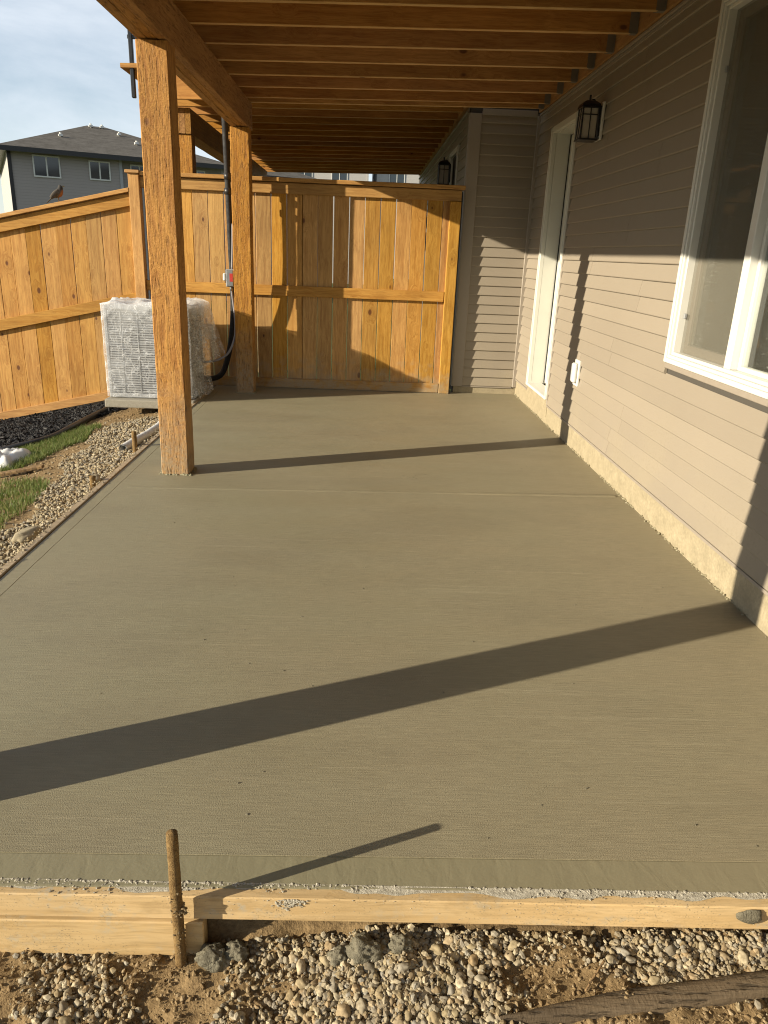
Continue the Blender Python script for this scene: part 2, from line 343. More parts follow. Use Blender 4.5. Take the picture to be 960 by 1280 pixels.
def mat_shingle():
    m = NT('asphalt shingles'); v = m.coord('Object'); n = m.noise(v, 2.5, 5, 0.7); n2 = m.noise(v, 14, 3)
    col = m.mix(m.rng(n2, 0.3, 0.7), (0.075, 0.066, 0.056), (0.14, 0.125, 0.105)); m.p(Base_Color=m.mix(m.rng(n,0.35,0.65), col, (0.17, 0.155, 0.135)), Roughness=0.95, Specular_IOR_Level=0.1); return m.m
M['shingle'] = mat_shingle()
def mat_farsiding(name, c):
    m = NT(name); z = m.xyz(m.coord('Object'))[2]
    wv = m.math('FRACT', m.math('MULTIPLY', z, 1 / 0.11))
    m.p(Base_Color=m.mix(m.rng(wv, 0.0, 0.2, 0.5, 0.0), c, tuple(q * 0.55 for q in c)), Roughness=0.6, Normal=m.bump(wv, 0.3, 0.01)); return m.m
M['far_grey'] = mat_farsiding('grey far siding', (0.42, 0.375, 0.35)); M['far_pale'] = mat_farsiding('pale far siding', (0.52, 0.50, 0.47)); M['far_pink'] = mat_farsiding('dusty pink far siding', (0.40, 0.30, 0.28))
M['fascia'] = plain('dark fascia', (0.02, 0.019, 0.018), 0.5)
M['feather'] = None
def mat_bird():
    m = NT('robin feathers'); x, y, z = m.xyz(m.coord('Object')); n = m.noise(m.coord('Object'), 60, 3)
    f = m.math('ADD', m.math('MULTIPLY', x, 1.0), m.math('MULTIPLY', z, -0.6))
    f = m.math('ADD', f, m.rng(n, 0.3, 0.7, -0.01, 0.01))
    col = m.mix(m.rng(f, -0.035, -0.02), (0.10, 0.085, 0.065), (0.42, 0.16, 0.05))
    col = m.mix(m.rng(z, 0.118, 0.128), col, (0.05, 0.045, 0.04))
    m.p(Base_Color=col, Roughness=0.9); return m.m
M['feather'] = mat_bird(); M['wingfeather'] = plain('brown wing feathers', (0.11, 0.09, 0.07), 0.9)

# ------------------------------------------------------------------ geometry helpers
def mesh_from(name, verts, faces, smooth=False):
    me = bpy.data.meshes.new(name); me.from_pydata(verts, [], faces); me.update()
    if smooth: me.polygons.foreach_set('use_smooth', [True] * len(me.polygons))
    return me
def bm_mesh(name, bm, smooth=False):
    bmesh.ops.recalc_face_normals(bm, faces=bm.faces); me = bpy.data.meshes.new(name); bm.to_mesh(me); bm.free()
    if smooth: me.polygons.foreach_set('use_smooth', [True] * len(me.polygons))
    return me
def wloc(o):
    v = Vector(o.location)
    while o.parent: o = o.parent; v += Vector(o.location)
    return v
def link(name, me, mat=None, parent=None, loc=(0, 0, 0), **props):
    """loc is in world space (parents here are never rotated unless local=True)"""
    o = bpy.data.objects.new(name, me); COL.objects.link(o)
    if mat is not None and me is not None and not me.materials: me.materials.append(mat)
    local = props.pop('local', False)
    o.location = loc
    if parent is not None:
        o.parent = parent
        if not local: o.location = Vector(loc) - wloc(parent)
    for k, v in props.items(): o[k] = v
    return o
def thing(name, label, cat, loc=(0, 0, 0), group=None, rz=0):
    o = bpy.data.objects.new(name, None); COL.objects.link(o); o.location = loc; o.rotation_euler = (0, 0, rz); o.empty_display_size = 0.1
    o['label'] = label; o['category'] = cat
    if group: o['group'] = group
    return o
def add_box(bm, x0, x1, y0, y1, z0, z1, bev=0.0, seg=1):
    vs = [bm.verts.new(p) for p in ((x0, y0, z0), (x1, y0, z0), (x1, y1, z0), (x0, y1, z0), (x0, y0, z1), (x1, y0, z1), (x1, y1, z1), (x0, y1, z1))]
    fs = [bm.faces.new([vs[i] for i in f]) for f in ((0, 3, 2, 1), (4, 5, 6, 7), (0, 1, 5, 4), (1, 2, 6, 5), (2, 3, 7, 6), (3, 0, 4, 7))]
    if bev:
        es = list({e for f in fs for e in f.edges}); bmesh.ops.bevel(bm, geom=es, offset=bev, segments=seg, affect='EDGES', profile=0.6)
    return vs
def box(name, x0, x1, y0, y1, z0, z1, mat, parent=None, bev=0.0, **k):
    cx, cy, cz = (x0 + x1) / 2, (y0 + y1) / 2, (z0 + z1) / 2
    bm = bmesh.new(); add_box(bm, x0 - cx, x1 - cx, y0 - cy, y1 - cy, z0 - cz, z1 - cz, bev)
    return link(name, bm_mesh(name, bm), mat, parent, (cx, cy, cz), **k)
def add_tube(bm, pts, rad, n=10, caps=True):
    pts = [Vector(p) for p in pts]; rads = rad if isinstance(rad, (list, tuple)) else [rad] * len(pts)
    rings = []; up = None
    for i, p in enumerate(pts):
        t = (pts[min(i + 1, len(pts) - 1)] - pts[max(i - 1, 0)]).normalized()
        if up is None: up = Vector((0, 0, 1)) if abs(t.z) < 0.9 else Vector((1, 0, 0))
        a = t.cross(up).normalized(); b = a.cross(t).normalized(); up = b
        rings.append([bm.verts.new(p + (a * math.cos(q) + b * math.sin(q)) * rads[i]) for q in [2 * math.pi * j / n for j in range(n)]])
    for A, B in zip(rings, rings[1:]):
        for j in range(n): bm.faces.new((A[j], A[(j + 1) % n], B[(j + 1) % n], B[j]))
    if caps: bm.faces.new(rings[0][::-1]); bm.faces.new(rings[-1])
def smooth_path(pts, k=8):
    P_ = [Vector(p) for p in pts]; P_ = [2 * P_[0] - P_[1]] + P_ + [2 * P_[-1] - P_[-2]]; o = []
    for i in range(1, len(P_) - 2):
        for j in range(k):
            t = j / k; a, b, c, e = P_[i - 1:i + 3]
            o.append(0.5 * ((2 * b) + (c - a) * t + (2 * a - 5 * b + 4 * c - e) * t * t + (3 * b - a - 3 * c + e) * t ** 3))
    o.append(P_[-2]); return o
def tube(name, pts, rad, mat, parent=None, n=10, sm=True, k=8, **kw):
    o = Vector(pts[0]); path = [Vector(p) - o for p in pts]
    if sm: path = smooth_path(path, k)
    bm = bmesh.new(); add_tube(bm, path, rad, n)
    return link(name, bm_mesh(name, bm, True), mat, parent, o, **kw)
def rough_block(name, x0, x1, y0, y1, z0, z1, axis, mat, parent, amp=0.003, step=0.06, bev=0.006, sub=2, **kw):
    """timber with wavering arrises: a beveled block cut into slices along its length"""
    cx, cy, cz = (x0 + x1) / 2, (y0 + y1) / 2, (z0 + z1) / 2; hx, hy, hz = (x1 - x0) / 2, (y1 - y0) / 2, (z1 - z0) / 2
    ext = [hx, hy, hz]; a = 'xyz'.index(axis); u, v = [i for i in range(3) if i != a]
    n = max(2, int(2 * ext[a] / step)); prof = []
    U, V = ext[u], ext[v]; b = bev
    for (p, q) in ((-U + b, -V), (U - b, -V), (U, -V + b), (U, V - b), (U - b, V), (-U + b, V), (-U, V - b), (-U, -V + b)): prof.append((p, q))
    verts, faces = [], []
    sd = random.random() * 50
    for i in range(n + 1):
        t = -ext[a] + 2 * ext[a] * i / n
        for j, (p, q) in enumerate(prof):
            nn = noise.noise_vector(Vector((p * 9 + sd, q * 9, t * 8))) * amp + noise.noise_vector(Vector((p * 30 + sd, q * 30, t * 28))) * amp * 0.5
            c = [0, 0, 0]; c[a] = t; c[u] = p + nn.x; c[v] = q + nn.y; verts.append(tuple(c))
    m_ = len(prof)
    for i in range(n):
        for j in range(m_): faces.append((i * m_ + j, i * m_ + (j + 1) % m_, (i + 1) * m_ + (j + 1) % m_, (i + 1) * m_ + j))
    faces.append(tuple(range(m_))[::-1]); faces.append(tuple(range(n * m_, n * m_ + m_)))
    me = mesh_from(name, verts, faces); bm = bmesh.new(); bm.from_mesh(me); bmesh.ops.recalc_face_normals(bm, faces=bm.faces); bm.to_mesh(me); bm.free()
    return link(name, me, mat, parent, (cx, cy, cz), **kw)
def copy_part(o, parent, loc):
    c = o.copy(); COL.objects.link(c); c.parent = parent; c.location = Vector(loc) - wloc(parent); return c

# ------------------------------------------------------------------ ground
def height(x, y):
    if x < -1.70: z = -0.05 - 0.2 * (-x - 1.75)
    else: z = -0.13
    z = max(z, -1.25)
    if y > 9: z = z * max(0.0, 1 - (y - 9) / 3) + min(1.0, (y - 9) / 3) * (-0.9 if x < 2 else -0.4)
    if y < 1.45:
        k = min(1.0, (1.45 - y) / 0.25)
        front = -0.178 + 0.058 * min(1, max(0, (x + 0.4) / 0.5)) - 0.05 * k
        w = min(1.0, max(0.0, (x + 2.2) / 0.6)); z = z * (1 - w) + front * w
    return z
def bumpy(x, y):
    z = height(x, y)
    inslab = (-1.72 < x < 1.85 and 1.45 < y < 8.45)
    if not inslab and -6 < x < 3 and -2 < y < 9:
        if y < 1.5: z += 0.012 * noise.noise(Vector((x * 26, y * 26, 12))) + 0.012 * noise.noise(Vector((x * 10, y * 10, 2)))
        z += 0.018 * noise.noise(Vector((x * 5, y * 5, 3))) + 0.010 * noise.noise(Vector((x * 17, y * 17, 8))) + 0.005 * noise.noise(Vector((x * 50, y * 50, 1)))
    return z
def frange(a, b, s):
    n = int(round((b - a) / s)); return [a + (b - a) * i / n for i in range(n)]
gx = [-900, -300, -120, -60, -30, -18, -12, -9] + frange(-7, -4.2, 0.25) + frange(-4.2, -1.6, 0.05) + frange(-1.6, -1.2, 0.1) + frange(-1.2, 1.4, 0.018) + frange(1.4, 3, 0.2) + [3, 5, 9, 16, 30, 60, 120, 300, 900]
gy = [-900, -300, -120, -60, -30, -15, -8, -4, -2] + frange(-1, 0.9, 0.12) + frange(0.9, 1.5, 0.014) + frange(1.5, 9, 0.06) + [9, 9.5, 10, 11, 12, 14, 18, 24, 30, 40, 60, 100, 200, 400, 900]
gv = [(x, y, bumpy(x, y)) for y in gy for x in gx]; nx = len(gx)
gf = [(j * nx + i, j * nx + i + 1, (j + 1) * nx + i + 1, (j + 1) * nx + i) for j in range(len(gy) - 1) for i in range(nx - 1)]
ground = link('ground', mesh_from('ground', gv, gf, True), M['soil'], kind='structure')

# ------------------------------------------------------------------ slab
patio = thing('patio_slab', 'freshly poured broom finished concrete patio slab under the wooden deck', 'patio', (0, 1.4, 0))
SL, SR, SF, SB = -1.655, 1.785, 1.43, 8.62
bm = bmesh.new()
def slab_sheet(bm, x0, x1, y0, y1, z, d):
    add_box(bm, x0, x1, y0, y1, z - d, z)
bb = bmesh.new(); slab_sheet(bb, SL + 0.085, SR, SF + 0.105, SB, 0.0, 0.10)
link('broomed_surface', bm_mesh('broomed_surface', bb), M['broom'], patio)
bb = bmesh.new()
N = 160
for i in range(N):                       # trowelled band along the front, slightly lower and gently uneven
    pass
def band(name, ax, a0, a1, b0, b1, n, fl=1.0):
    vs, fs = [], []
    for i in range(n + 1):
        t = a0 + (a1 - a0) * i / n
        w = 0.0018 * noise.noise(Vector((t * 9, b0, 2))); wob = 0.0025 * noise.noise(Vector((t * 4, b1, 5)))
        for (b, z) in ((b0, -0.10), (b0 + wob, -0.006 * fl), (b0 + 0.004 + wob, (-0.003 + w) * fl), ((b0 + b1) / 2, (-0.0025 + w * 1.2) * fl), (b1 - 0.004, -0.0025 * fl), (b1 - 0.001, -0.006 if fl < 0.28 else -0.002), (b1, -0.006 if fl < 0.28 else -0.002)):
            vs.append((t, b, z) if ax == 'x' else (b, t, z))
    for i in range(n):
        for j in range(6): fs.append((i * 7 + j, (i + 1) * 7 + j, (i + 1) * 7 + j + 1, i * 7 + j + 1))
    me = mesh_from(name, vs, fs, False); b_ = bmesh.new(); b_.from_mesh(me); bmesh.ops.recalc_face_normals(b_, faces=b_.faces)
    return bm_mesh(name, b_, fl > 0.4)
link('troweled_edge', band('troweled_edge', 'x', SL, SR, SF, SF + 0.105, 220, 0.30), M['trowel'], patio, (0, 0, 0))
link('troweled_edge', band('troweled_edge', 'y', SF + 0.105, SB, SL, SL + 0.085, 200, 0.25), M['broom'], patio, (0, 0, 0))
# faint raised ridge left by the float where two pours meet
vs, fs = [], []
for i in range(140):
    x = -1.5 + 3.24 * i / 139; y = 4.63 + 0.0375 * (x + 1.3) + 0.006 * noise.noise(Vector((x * 3, 1, 1)))
    hgt = 0.0035 * max(0.15, 0.6 + noise.noise(Vector((x * 5, 4, 4))) + (1.6 if x > 0.7 else 0))
    for k, (dy, z) in enumerate(((-0.03, -0.001), (-0.012, hgt), (0.0, 0.0006), (0.014, hgt * 0.8), (0.03, -0.001))): vs.append((x, y + dy, z + 0.0015 * (0 < k < 4)))
for i in range(139):
    for j in range(4): fs.append((i * 5 + j, (i + 1) * 5 + j, (i + 1) * 5 + j + 1, i * 5 + j + 1))
link('float_ridge', mesh_from('float_ridge', vs, fs, True), M['broom'], patio)
# crumbs of mortar left on the slab
def chunk_mesh(name, items, sub=1, seed=0, flat=0.7):
    """one mesh of many noisy pebbles: items = (x, y, z, size, rot)"""
    b0 = bmesh.new(); bmesh.ops.create_icosphere(b0, subdivisions=sub, radius=1.0); b0.verts.ensure_lookup_table()
    V0 = [v.co.copy() for v in b0.verts]; F0 = [[v.index for v in f.verts] for f in b0.faces]; b0.free()
    variants = []
    rnd = random.Random(seed)
    for k in range(14):
        sx, sy, sz = rnd.uniform(0.75, 1.3), rnd.uniform(0.6, 1.0), rnd.uniform(0.45, 0.8) * (flat / 0.7)
        variants.append([Vector((v.x * sx, v.y * sy, v.z * sz)) * (1 + 0.28 * noise.noise(v * 1.3 + Vector((k * 7, 0, 0)))) for v in V0])
    verts, faces = [], []
    for (x, y, z, s, a) in items:
        b = len(verts); c_, s_ = math.cos(a), math.sin(a); tx = rnd.uniform(-0.5, 0.5)
        ct, st_ = math.cos(tx), math.sin(tx)
        for v in variants[rnd.randrange(14)]:
            yy, zz = v.y * ct - v.z * st_, v.y * st_ + v.z * ct
            verts.append((x + s * (v.x * c_ - yy * s_), y + s * (v.x * s_ + yy * c_), z + s * zz))
        faces += [tuple(b + i for i in f) for f in F0]
    return mesh_from(name, verts, faces, sub > 1)
rnd = random.Random(3)
items = [(rnd.uniform(-1.1, 1.6), rnd.uniform(1.56, 5.5), 0.001, rnd.uniform(0.0015, 0.0045), rnd.uniform(0, 6)) for _ in range(70)]
items += [(rnd.gauss(0.35, 0.04), rnd.gauss(5.05, 0.03), 0.001, rnd.uniform(0.002, 0.006), 0) for _ in range(8)]
link('cement_crumbs', chunk_mesh('cement_crumbs', items, 1, 5), M['wetlump'], patio, kind='stuff')
link('cement_splatter', chunk_mesh('cement_splatter', [(1.785 + rnd.uniform(-0.012, 0.0), y_, rnd.uniform(-0.004, 0.012), rnd.uniform(0.003, 0.011), rnd.uniform(0, 6)) for y_ in frange(2.2, 8.5, 0.016) if noise.noise(Vector((y_ * 4, 1, 1))) > -0.1] +
     [(px + rnd.uniform(-0.11, 0.11), py + sg * 0.097 + rnd.uniform(-0.01, 0.01), 0.002, rnd.uniform(0.005, 0.014), 0) for px, py in ((-1.265, 5.02), (-1.265, 8.15)) for sg in (-1, 1) for _ in range(26)] +
     [(px + sg * 0.097 + rnd.uniform(-0.01, 0.01), py + rnd.uniform(-0.1, 0.1), 0.002, rnd.uniform(0.005, 0.013), 0) for px, py in ((-1.265, 5.02), (-1.265, 8.15)) for sg in (-1, 1) for _ in range(22)], 1, 6), M['trowel'], patio, kind='stuff')

# ------------------------------------------------------------------ form boards and stakes
def skew_board(name, p0, p1, th, z0, z1, mat, parent=None, bev=0.003, **kw):
    """board from p0 to p1 (x,y of its outer face), thickness th to the left of travel"""
    p0, p1 = Vector(p0), Vector(p1); d_ = (p1 - p0); ln = d_.length; ang = math.atan2(d_.y, d_.x)
    bm = bmesh.new(); add_box(bm, -ln / 2, ln / 2, 0, th, -(z1 - z0) / 2, (z1 - z0) / 2, bev)
    o = link(name, bm_mesh(name, bm), mat, parent, ((p0.x + p1.x) / 2, (p0.y + p1.y) / 2, (z0 + z1) / 2), **kw); o.rotation_euler = (0, 0, ang); return o
fa, fb = Vector((-1.72, 1.417)), Vector((1.80, 1.381))
def fpt(x): return fa.y + (fb.y - fa.y) * (x - fa.x) / (fb.x - fa.x)
ff = thing('form_board', 'long pale lumber form board along the front edge of the slab with cement on top', 'form board', (0, 1.4, -0.04))
skew_board('board', fa, fb, 0.042, -0.076, -0.004, M['form'], ff)
# ragged crust of cement dried on its top edge
items = []
for _ in range(2600):
    x = rnd.uniform(-1.2, 1.7); t = rnd.random() ** 2.2
    if noise.noise(Vector((x * 2.3, 1.1, 7))) + 0.55 * noise.noise(Vector((x * 9, t * 2, 3))) < t * 1.1 - 0.50: continue
    items.append((x, fpt(x) + 0.042 - t * 0.040, -0.003 + 0.002 * (1 - t), (0.0008 + 0.0045 * rnd.random() ** 2.5) * (1.15 - 0.5 * t), rnd.uniform(0, 6)))
for cx in (-0.14,):
    for _ in range(130): items.append((rnd.gauss(cx, 0.018), 0, 0, 0, 0)); x = items[-1][0]; t = abs(rnd.gauss(0, 0.55)); items[-1] = (x, fpt(x) - 0.001, -0.006 - 0.02 * t, rnd.uniform(0.002, 0.0045), 0)
for _ in range(150):
    x = rnd.uniform(-1.0, 1.1); items.append((x, fpt(x) - 0.0005, -0.004 - 0.06 * rnd.random() ** 2, rnd.uniform(0.0008, 0.002), 0))
link('cement_crust', chunk_mesh('cement_crust', items, 1, 9, 0.5), M['residue'], ff, kind='stuff')
vs = [(x, fpt(x) + 0.0425 - w, -0.0005 - 0.0025 * (w > 0.002)) for x in [-1.4 + 3.1 * i / 260 for i in range(261)] for w in (0.0, 0.010 + 0.040 * max(0.0, 0.22 + noise.noise(Vector((x * 3.1, 2, 2))) + 0.6 * noise.noise(Vector((x * 11, 2, 2)))))]
link('cement_smear', mesh_from('cement_smear', vs, [(2 * i, 2 * i + 1, 2 * i + 3, 2 * i + 2) for i in range(260)], True), M['residue'], ff)
# smooth wet dollop on its right hand end
bmd = bmesh.new(); bmesh.ops.create_icosphere(bmd, subdivisions=3, radius=1.0)
for v in bmd.verts:
    n_ = 1 + 0.35 * noise.noise(v.co * 1.6) + 0.12 * noise.noise(v.co * 5); v.co = Vector((v.co.x * 0.034 * n_, v.co.y * 0.010 * n_, v.co.z * 0.020 * n_))
link('cement_dollop', bm_mesh('cement_dollop', bmd, True), M['wetlump'], ff, (1.01, fpt(1.01) - 0.004, -0.026))
lo = skew_board('form_board', (-1.72, 1.409), (-0.352, 1.395), 0.04, -0.19, -0.079, M['form'], None)
lo['label'] = 'short lower form board at left beneath the long one half buried in soil'; lo['category'] = 'form board'
lf = skew_board('form_board', (-1.705, 1.2), (-1.690, 8.2), -0.04, -0.09, 0.007, M['form_y'], None)
lf.location.x += 0.0
lf['label'] = 'dirty form board running back along the left edge of the slab'; lf['category'] = 'form board'
lf.rotation_euler.z = math.atan2(7.0, 0.015)

def stake(x, y, z0, z1, rad, lean, label, mud=True):
    t = thing('stake', label, 'stake', (x, y, z0), 'round stakes holding the form boards')
    n_ = 14; pts = []; rd = []
    for i in range(n_ + 1):
        k = i / n_; pts.append((x + lean[0] * k + 0.0015 * noise.noise(Vector((k * 6, x, 1))), y + lean[1] * k, z0 + (z1 - z0) * k)); rd.append(rad * (1 + 0.09 * noise.noise(Vector((k * 9, y, 4)))))
    rd[0] *= 0.6
    b_ = bmesh.new(); add_tube(b_, [Vector(p) - Vector((x, y, z0)) for p in pts], rd, 12); link('shaft', bm_mesh('shaft', b_, True), M['rustystake'], t, (x, y, z0))
    if mud:
        it = []
        for _ in range(80):
            k = rnd.random() ** 0.8; a = rnd.uniform(0, 6.28); it.append((lean[0] * k + math.cos(a) * rad, lean[1] * k + math.sin(a) * rad, (z1 - z0) * k * 0.62, rnd.uniform(0.001, 0.004), a))
        for _ in range(30): it.append((rad + rnd.gauss(0.001, 0.004), rnd.gauss(-0.006, 0.006), 0.205 + rnd.gauss(0, 0.007), rnd.uniform(0.003, 0.006), 0))
        link('mud_crust', chunk_mesh('mud_crust', it, 1, 3), M['mud'], t, (x, y, z0), kind='stuff')
    return t
stake(-0.407, 1.378, -0.215, 0.222, 0.0140, (0.000, -0.008), 'tall round wooden stake standing in front of the form board in the foreground')
stake(-1.755, 5.66, -0.12, 0.115, 0.019, (0, 0), 'short round stake beside the white plastic roll at the slab edge', False)
stake(-1.765, 4.72, -0.12, 0.035, 0.019, (0.01, 0), 'low stake stub sunk in gravel left of the slab edge', False)

# ------------------------------------------------------------------ house
house = thing('house', 'taupe vinyl sided house with door and large window right of the patio', 'house', (1.79, 8.57, 0))
WX = 1.79
DY0, DY1, DZ0, DZ1 = 6.99, 7.90, 0.235, 2.70          # door opening incl. casing
WY0, WY1, WZ0, WZ1 = 1.95, 4.33, 0.965, 2.775         # window opening incl. casing
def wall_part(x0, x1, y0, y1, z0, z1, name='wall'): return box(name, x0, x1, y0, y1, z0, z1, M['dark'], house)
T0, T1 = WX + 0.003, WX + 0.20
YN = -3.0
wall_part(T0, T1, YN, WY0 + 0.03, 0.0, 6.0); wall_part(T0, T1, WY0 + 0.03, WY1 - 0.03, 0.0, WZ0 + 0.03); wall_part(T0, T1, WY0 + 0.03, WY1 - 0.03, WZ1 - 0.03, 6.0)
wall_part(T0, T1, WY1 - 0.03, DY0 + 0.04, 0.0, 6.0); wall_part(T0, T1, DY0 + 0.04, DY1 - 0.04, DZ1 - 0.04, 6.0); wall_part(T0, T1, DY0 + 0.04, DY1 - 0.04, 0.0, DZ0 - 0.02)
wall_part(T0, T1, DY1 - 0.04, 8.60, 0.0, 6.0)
wall_part(1.055, 1.255, 8.58, 16.6, 0.0, 6.0); wall_part(1.26, 6.0, 8.573, 8.75, 0.0, 6.0)
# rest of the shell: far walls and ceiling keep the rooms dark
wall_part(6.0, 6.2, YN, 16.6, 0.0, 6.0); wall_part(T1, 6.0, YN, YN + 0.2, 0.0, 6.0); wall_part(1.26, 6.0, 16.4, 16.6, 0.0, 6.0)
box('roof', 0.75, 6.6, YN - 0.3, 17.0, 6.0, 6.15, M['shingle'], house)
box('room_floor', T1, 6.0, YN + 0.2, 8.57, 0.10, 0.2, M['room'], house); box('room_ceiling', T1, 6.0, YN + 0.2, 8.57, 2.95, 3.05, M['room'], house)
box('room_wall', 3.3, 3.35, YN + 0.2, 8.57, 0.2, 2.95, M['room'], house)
# parged foundation strip
box('foundation', WX - 0.004, WX + 0.002, YN, 8.566, -0.15, 0.185, M['parge'], house)
box('foundation', 1.06, WX - 0.006, 8.566, 8.572, -0.15, 0.075, M['parge'], house)
for q in range(2):
    tb = bmesh.new(); 
y_ = 8.3
# siding: each lap is a panel
EXP = 0.1012
def lap_mesh(length, axis):
    """lap along +axis, leaning out at its bottom edge (towards -X for axis y, towards -Y for axis x)"""
    pr = [(0.0, EXP + 0.004), (0.002, EXP + 0.004), (0.0185, 0.0075), (0.0175, 0.004), (0.0125, 0.0), (0.0, 0.0)]
    vs, fs = [], []
    n_ = max(1, int(length / 0.35))
    for i in range(n_ + 1):
        t = length * i / n_; w = 0.0008 * noise.noise(Vector((t * 1.7, length, 3)))
        for (o_, z) in pr: vs.append((-(o_ + (w if o_ > 0 else 0)), t, z) if axis == 'y' else (t, -(o_ + (w if o_ > 0 else 0)), z))
    k = len(pr)
    for i in range(n_):
        for j in range(k): fs.append((i * k + j, i * k + (j + 1) % k, (i + 1) * k + (j + 1) % k, (i + 1) * k + j))
    fs.append(tuple(range(k))); fs.append(tuple(range(n_ * k + k - 1, n_ * k - 1, -1)))
    me = mesh_from('siding_panel', vs, fs); b_ = bmesh.new(); b_.from_mesh(me); return bm_mesh('siding_panel', b_)
cache = {}
def lap(x, y, z, length, axis, mat):
    key = (round(length, 3), axis)
    if key not in cache: cache[key] = lap_mesh(length, axis)
    return link('siding_panel', cache[key], mat, house, (x, y, z))
Z0 = 0.186
rows = int((2.895 - Z0) / EXP) + 1
sidegap = 0.004
for i in range(rows):
    z = Z0 + i * EXP
    cuts = [(YN, WY0 - sidegap), (WY0, WY1), (WY1 + sidegap, DY0 - sidegap), (DY1 + sidegap, 8.555)]
    segs = []
    inwin = z + EXP > WZ0 + 0.012 and z < WZ1; indoor = z < DZ1
    y0 = YN
    spans = []
    blocks = []
    if inwin: blocks.append((WY0, WY1))
    if indoor: blocks.append((DY0, DY1))
    a = YN
    for b0, b1 in blocks: spans.append((a, b0 - sidegap)); a = b1 + sidegap
    spans.append((a, 8.552))
    joints = {0: 3.35, 1: 5.93}.get((i // 2) % 4)
    jl = {0: 2.6, 1: 4.95, 2: 6.1, 3: 5.35}[(i // 2) % 4]
    if i in (0, 1): jl = 5.15
    if i >= rows - 3: jl = 5.45
    for s0, s1 in spans:
        if s0 + 0.25 < jl < s1 - 0.25: lap(WX, s0, z, jl - s0, 'y', M['siding']); o = lap(WX - 0.0012, jl - 0.012, z + 0.0006, s1 - jl + 0.012, 'y', M['siding'])
        else: lap(WX, s0, z, s1 - s0, 'y', M['siding'])
Z0R = 0.083
for i in range(int((2.87 - Z0R) / EXP) + 1):
    lap(1.165, 8.57, Z0R + i * EXP, 0.595, 'x', M['siding_x'])
for i in range(19, 28):
    z = Z0 + i * EXP
    if z < DZ1: lap(1.05, 8.66, z, 0.66, 'y', M['siding']); lap(1.05, 10.20, z, 5.9, 'y', M['siding'])
    else: lap(1.05, 8.66, z, 7.44, 'y', M['siding'])
# trims
box('corner_trim', 1.045, 1.165, 8.545, 8.569, 0.075, 2.90, M['trim'], house, 0.003, label='wide taupe outside corner trim beside the fence end')
box('corner_trim', 1.034, 1.052, 8.547, 8.655, 0.075, 2.90, M['trim'], house, 0.003)
box('corner_trim', 1.745, 1.787, 8.535, 8.568, 0.083, 2.90, M['trim'], house, 0.004)
box('eave_trim', 1.758, 1.789, YN, 8.53, 2.897, 2.918, M['trim'], house, 0.003)
box('eave_trim', 1.772, 1.788, YN, 8.53, 2.872, 2.896, M['trim'], house, 0.003)
box('eave_trim', 1.168, 1.742, 8.54, 8.569, 2.888, 2.945, M['trim'], house, 0.003)
box('eave_trim', 1.018, 1.049, 8.66, 16.2, 2.915, 2.935, M['trim'], house, 0.003)
box('starter_strip', 1.772, 1.7855, YN, DY0 - 0.004, 0.168, 0.1845, M['trim'], house, 0.002)
box('starter_strip', 1.772, 1.7855, DY1, 8.53, 0.168, 0.1845, M['trim'], house, 0.002)
box('starter_strip', 1.168, 1.742, 8.553, 8.5655, 0.068, 0.0815, M['trim'], house, 0.002)
box('window_trim', 1.7675, 1.788, WY0 - 0.02, WY1 + 0.006, WZ0 - 0.035, WZ0 - 0.002, M['trim'], house, 0.004)
box('window_trim', 1.770, 1.788, WY1 + 0.001, WY1 + 0.018, WZ0 - 0.002, WZ1, M['trim'], house, 0.003)
box('door_trim', 1.768, 1.788, DY0 - 0.018, DY0 - 0.001, 0.19, DZ1, M['trim'], house, 0.003)
box('door_trim', 1.772, 1.788, DY1 + 0.001, DY1 + 0.018, 0.19, DZ1, M['trim'], house, 0.003)
box('door_trim', 1.772, 1.788, DY0 - 0.01, DY1 + 0.01, DZ1 + 0.0005, DZ1 + 0.03, M['trim'], house, 0.003)
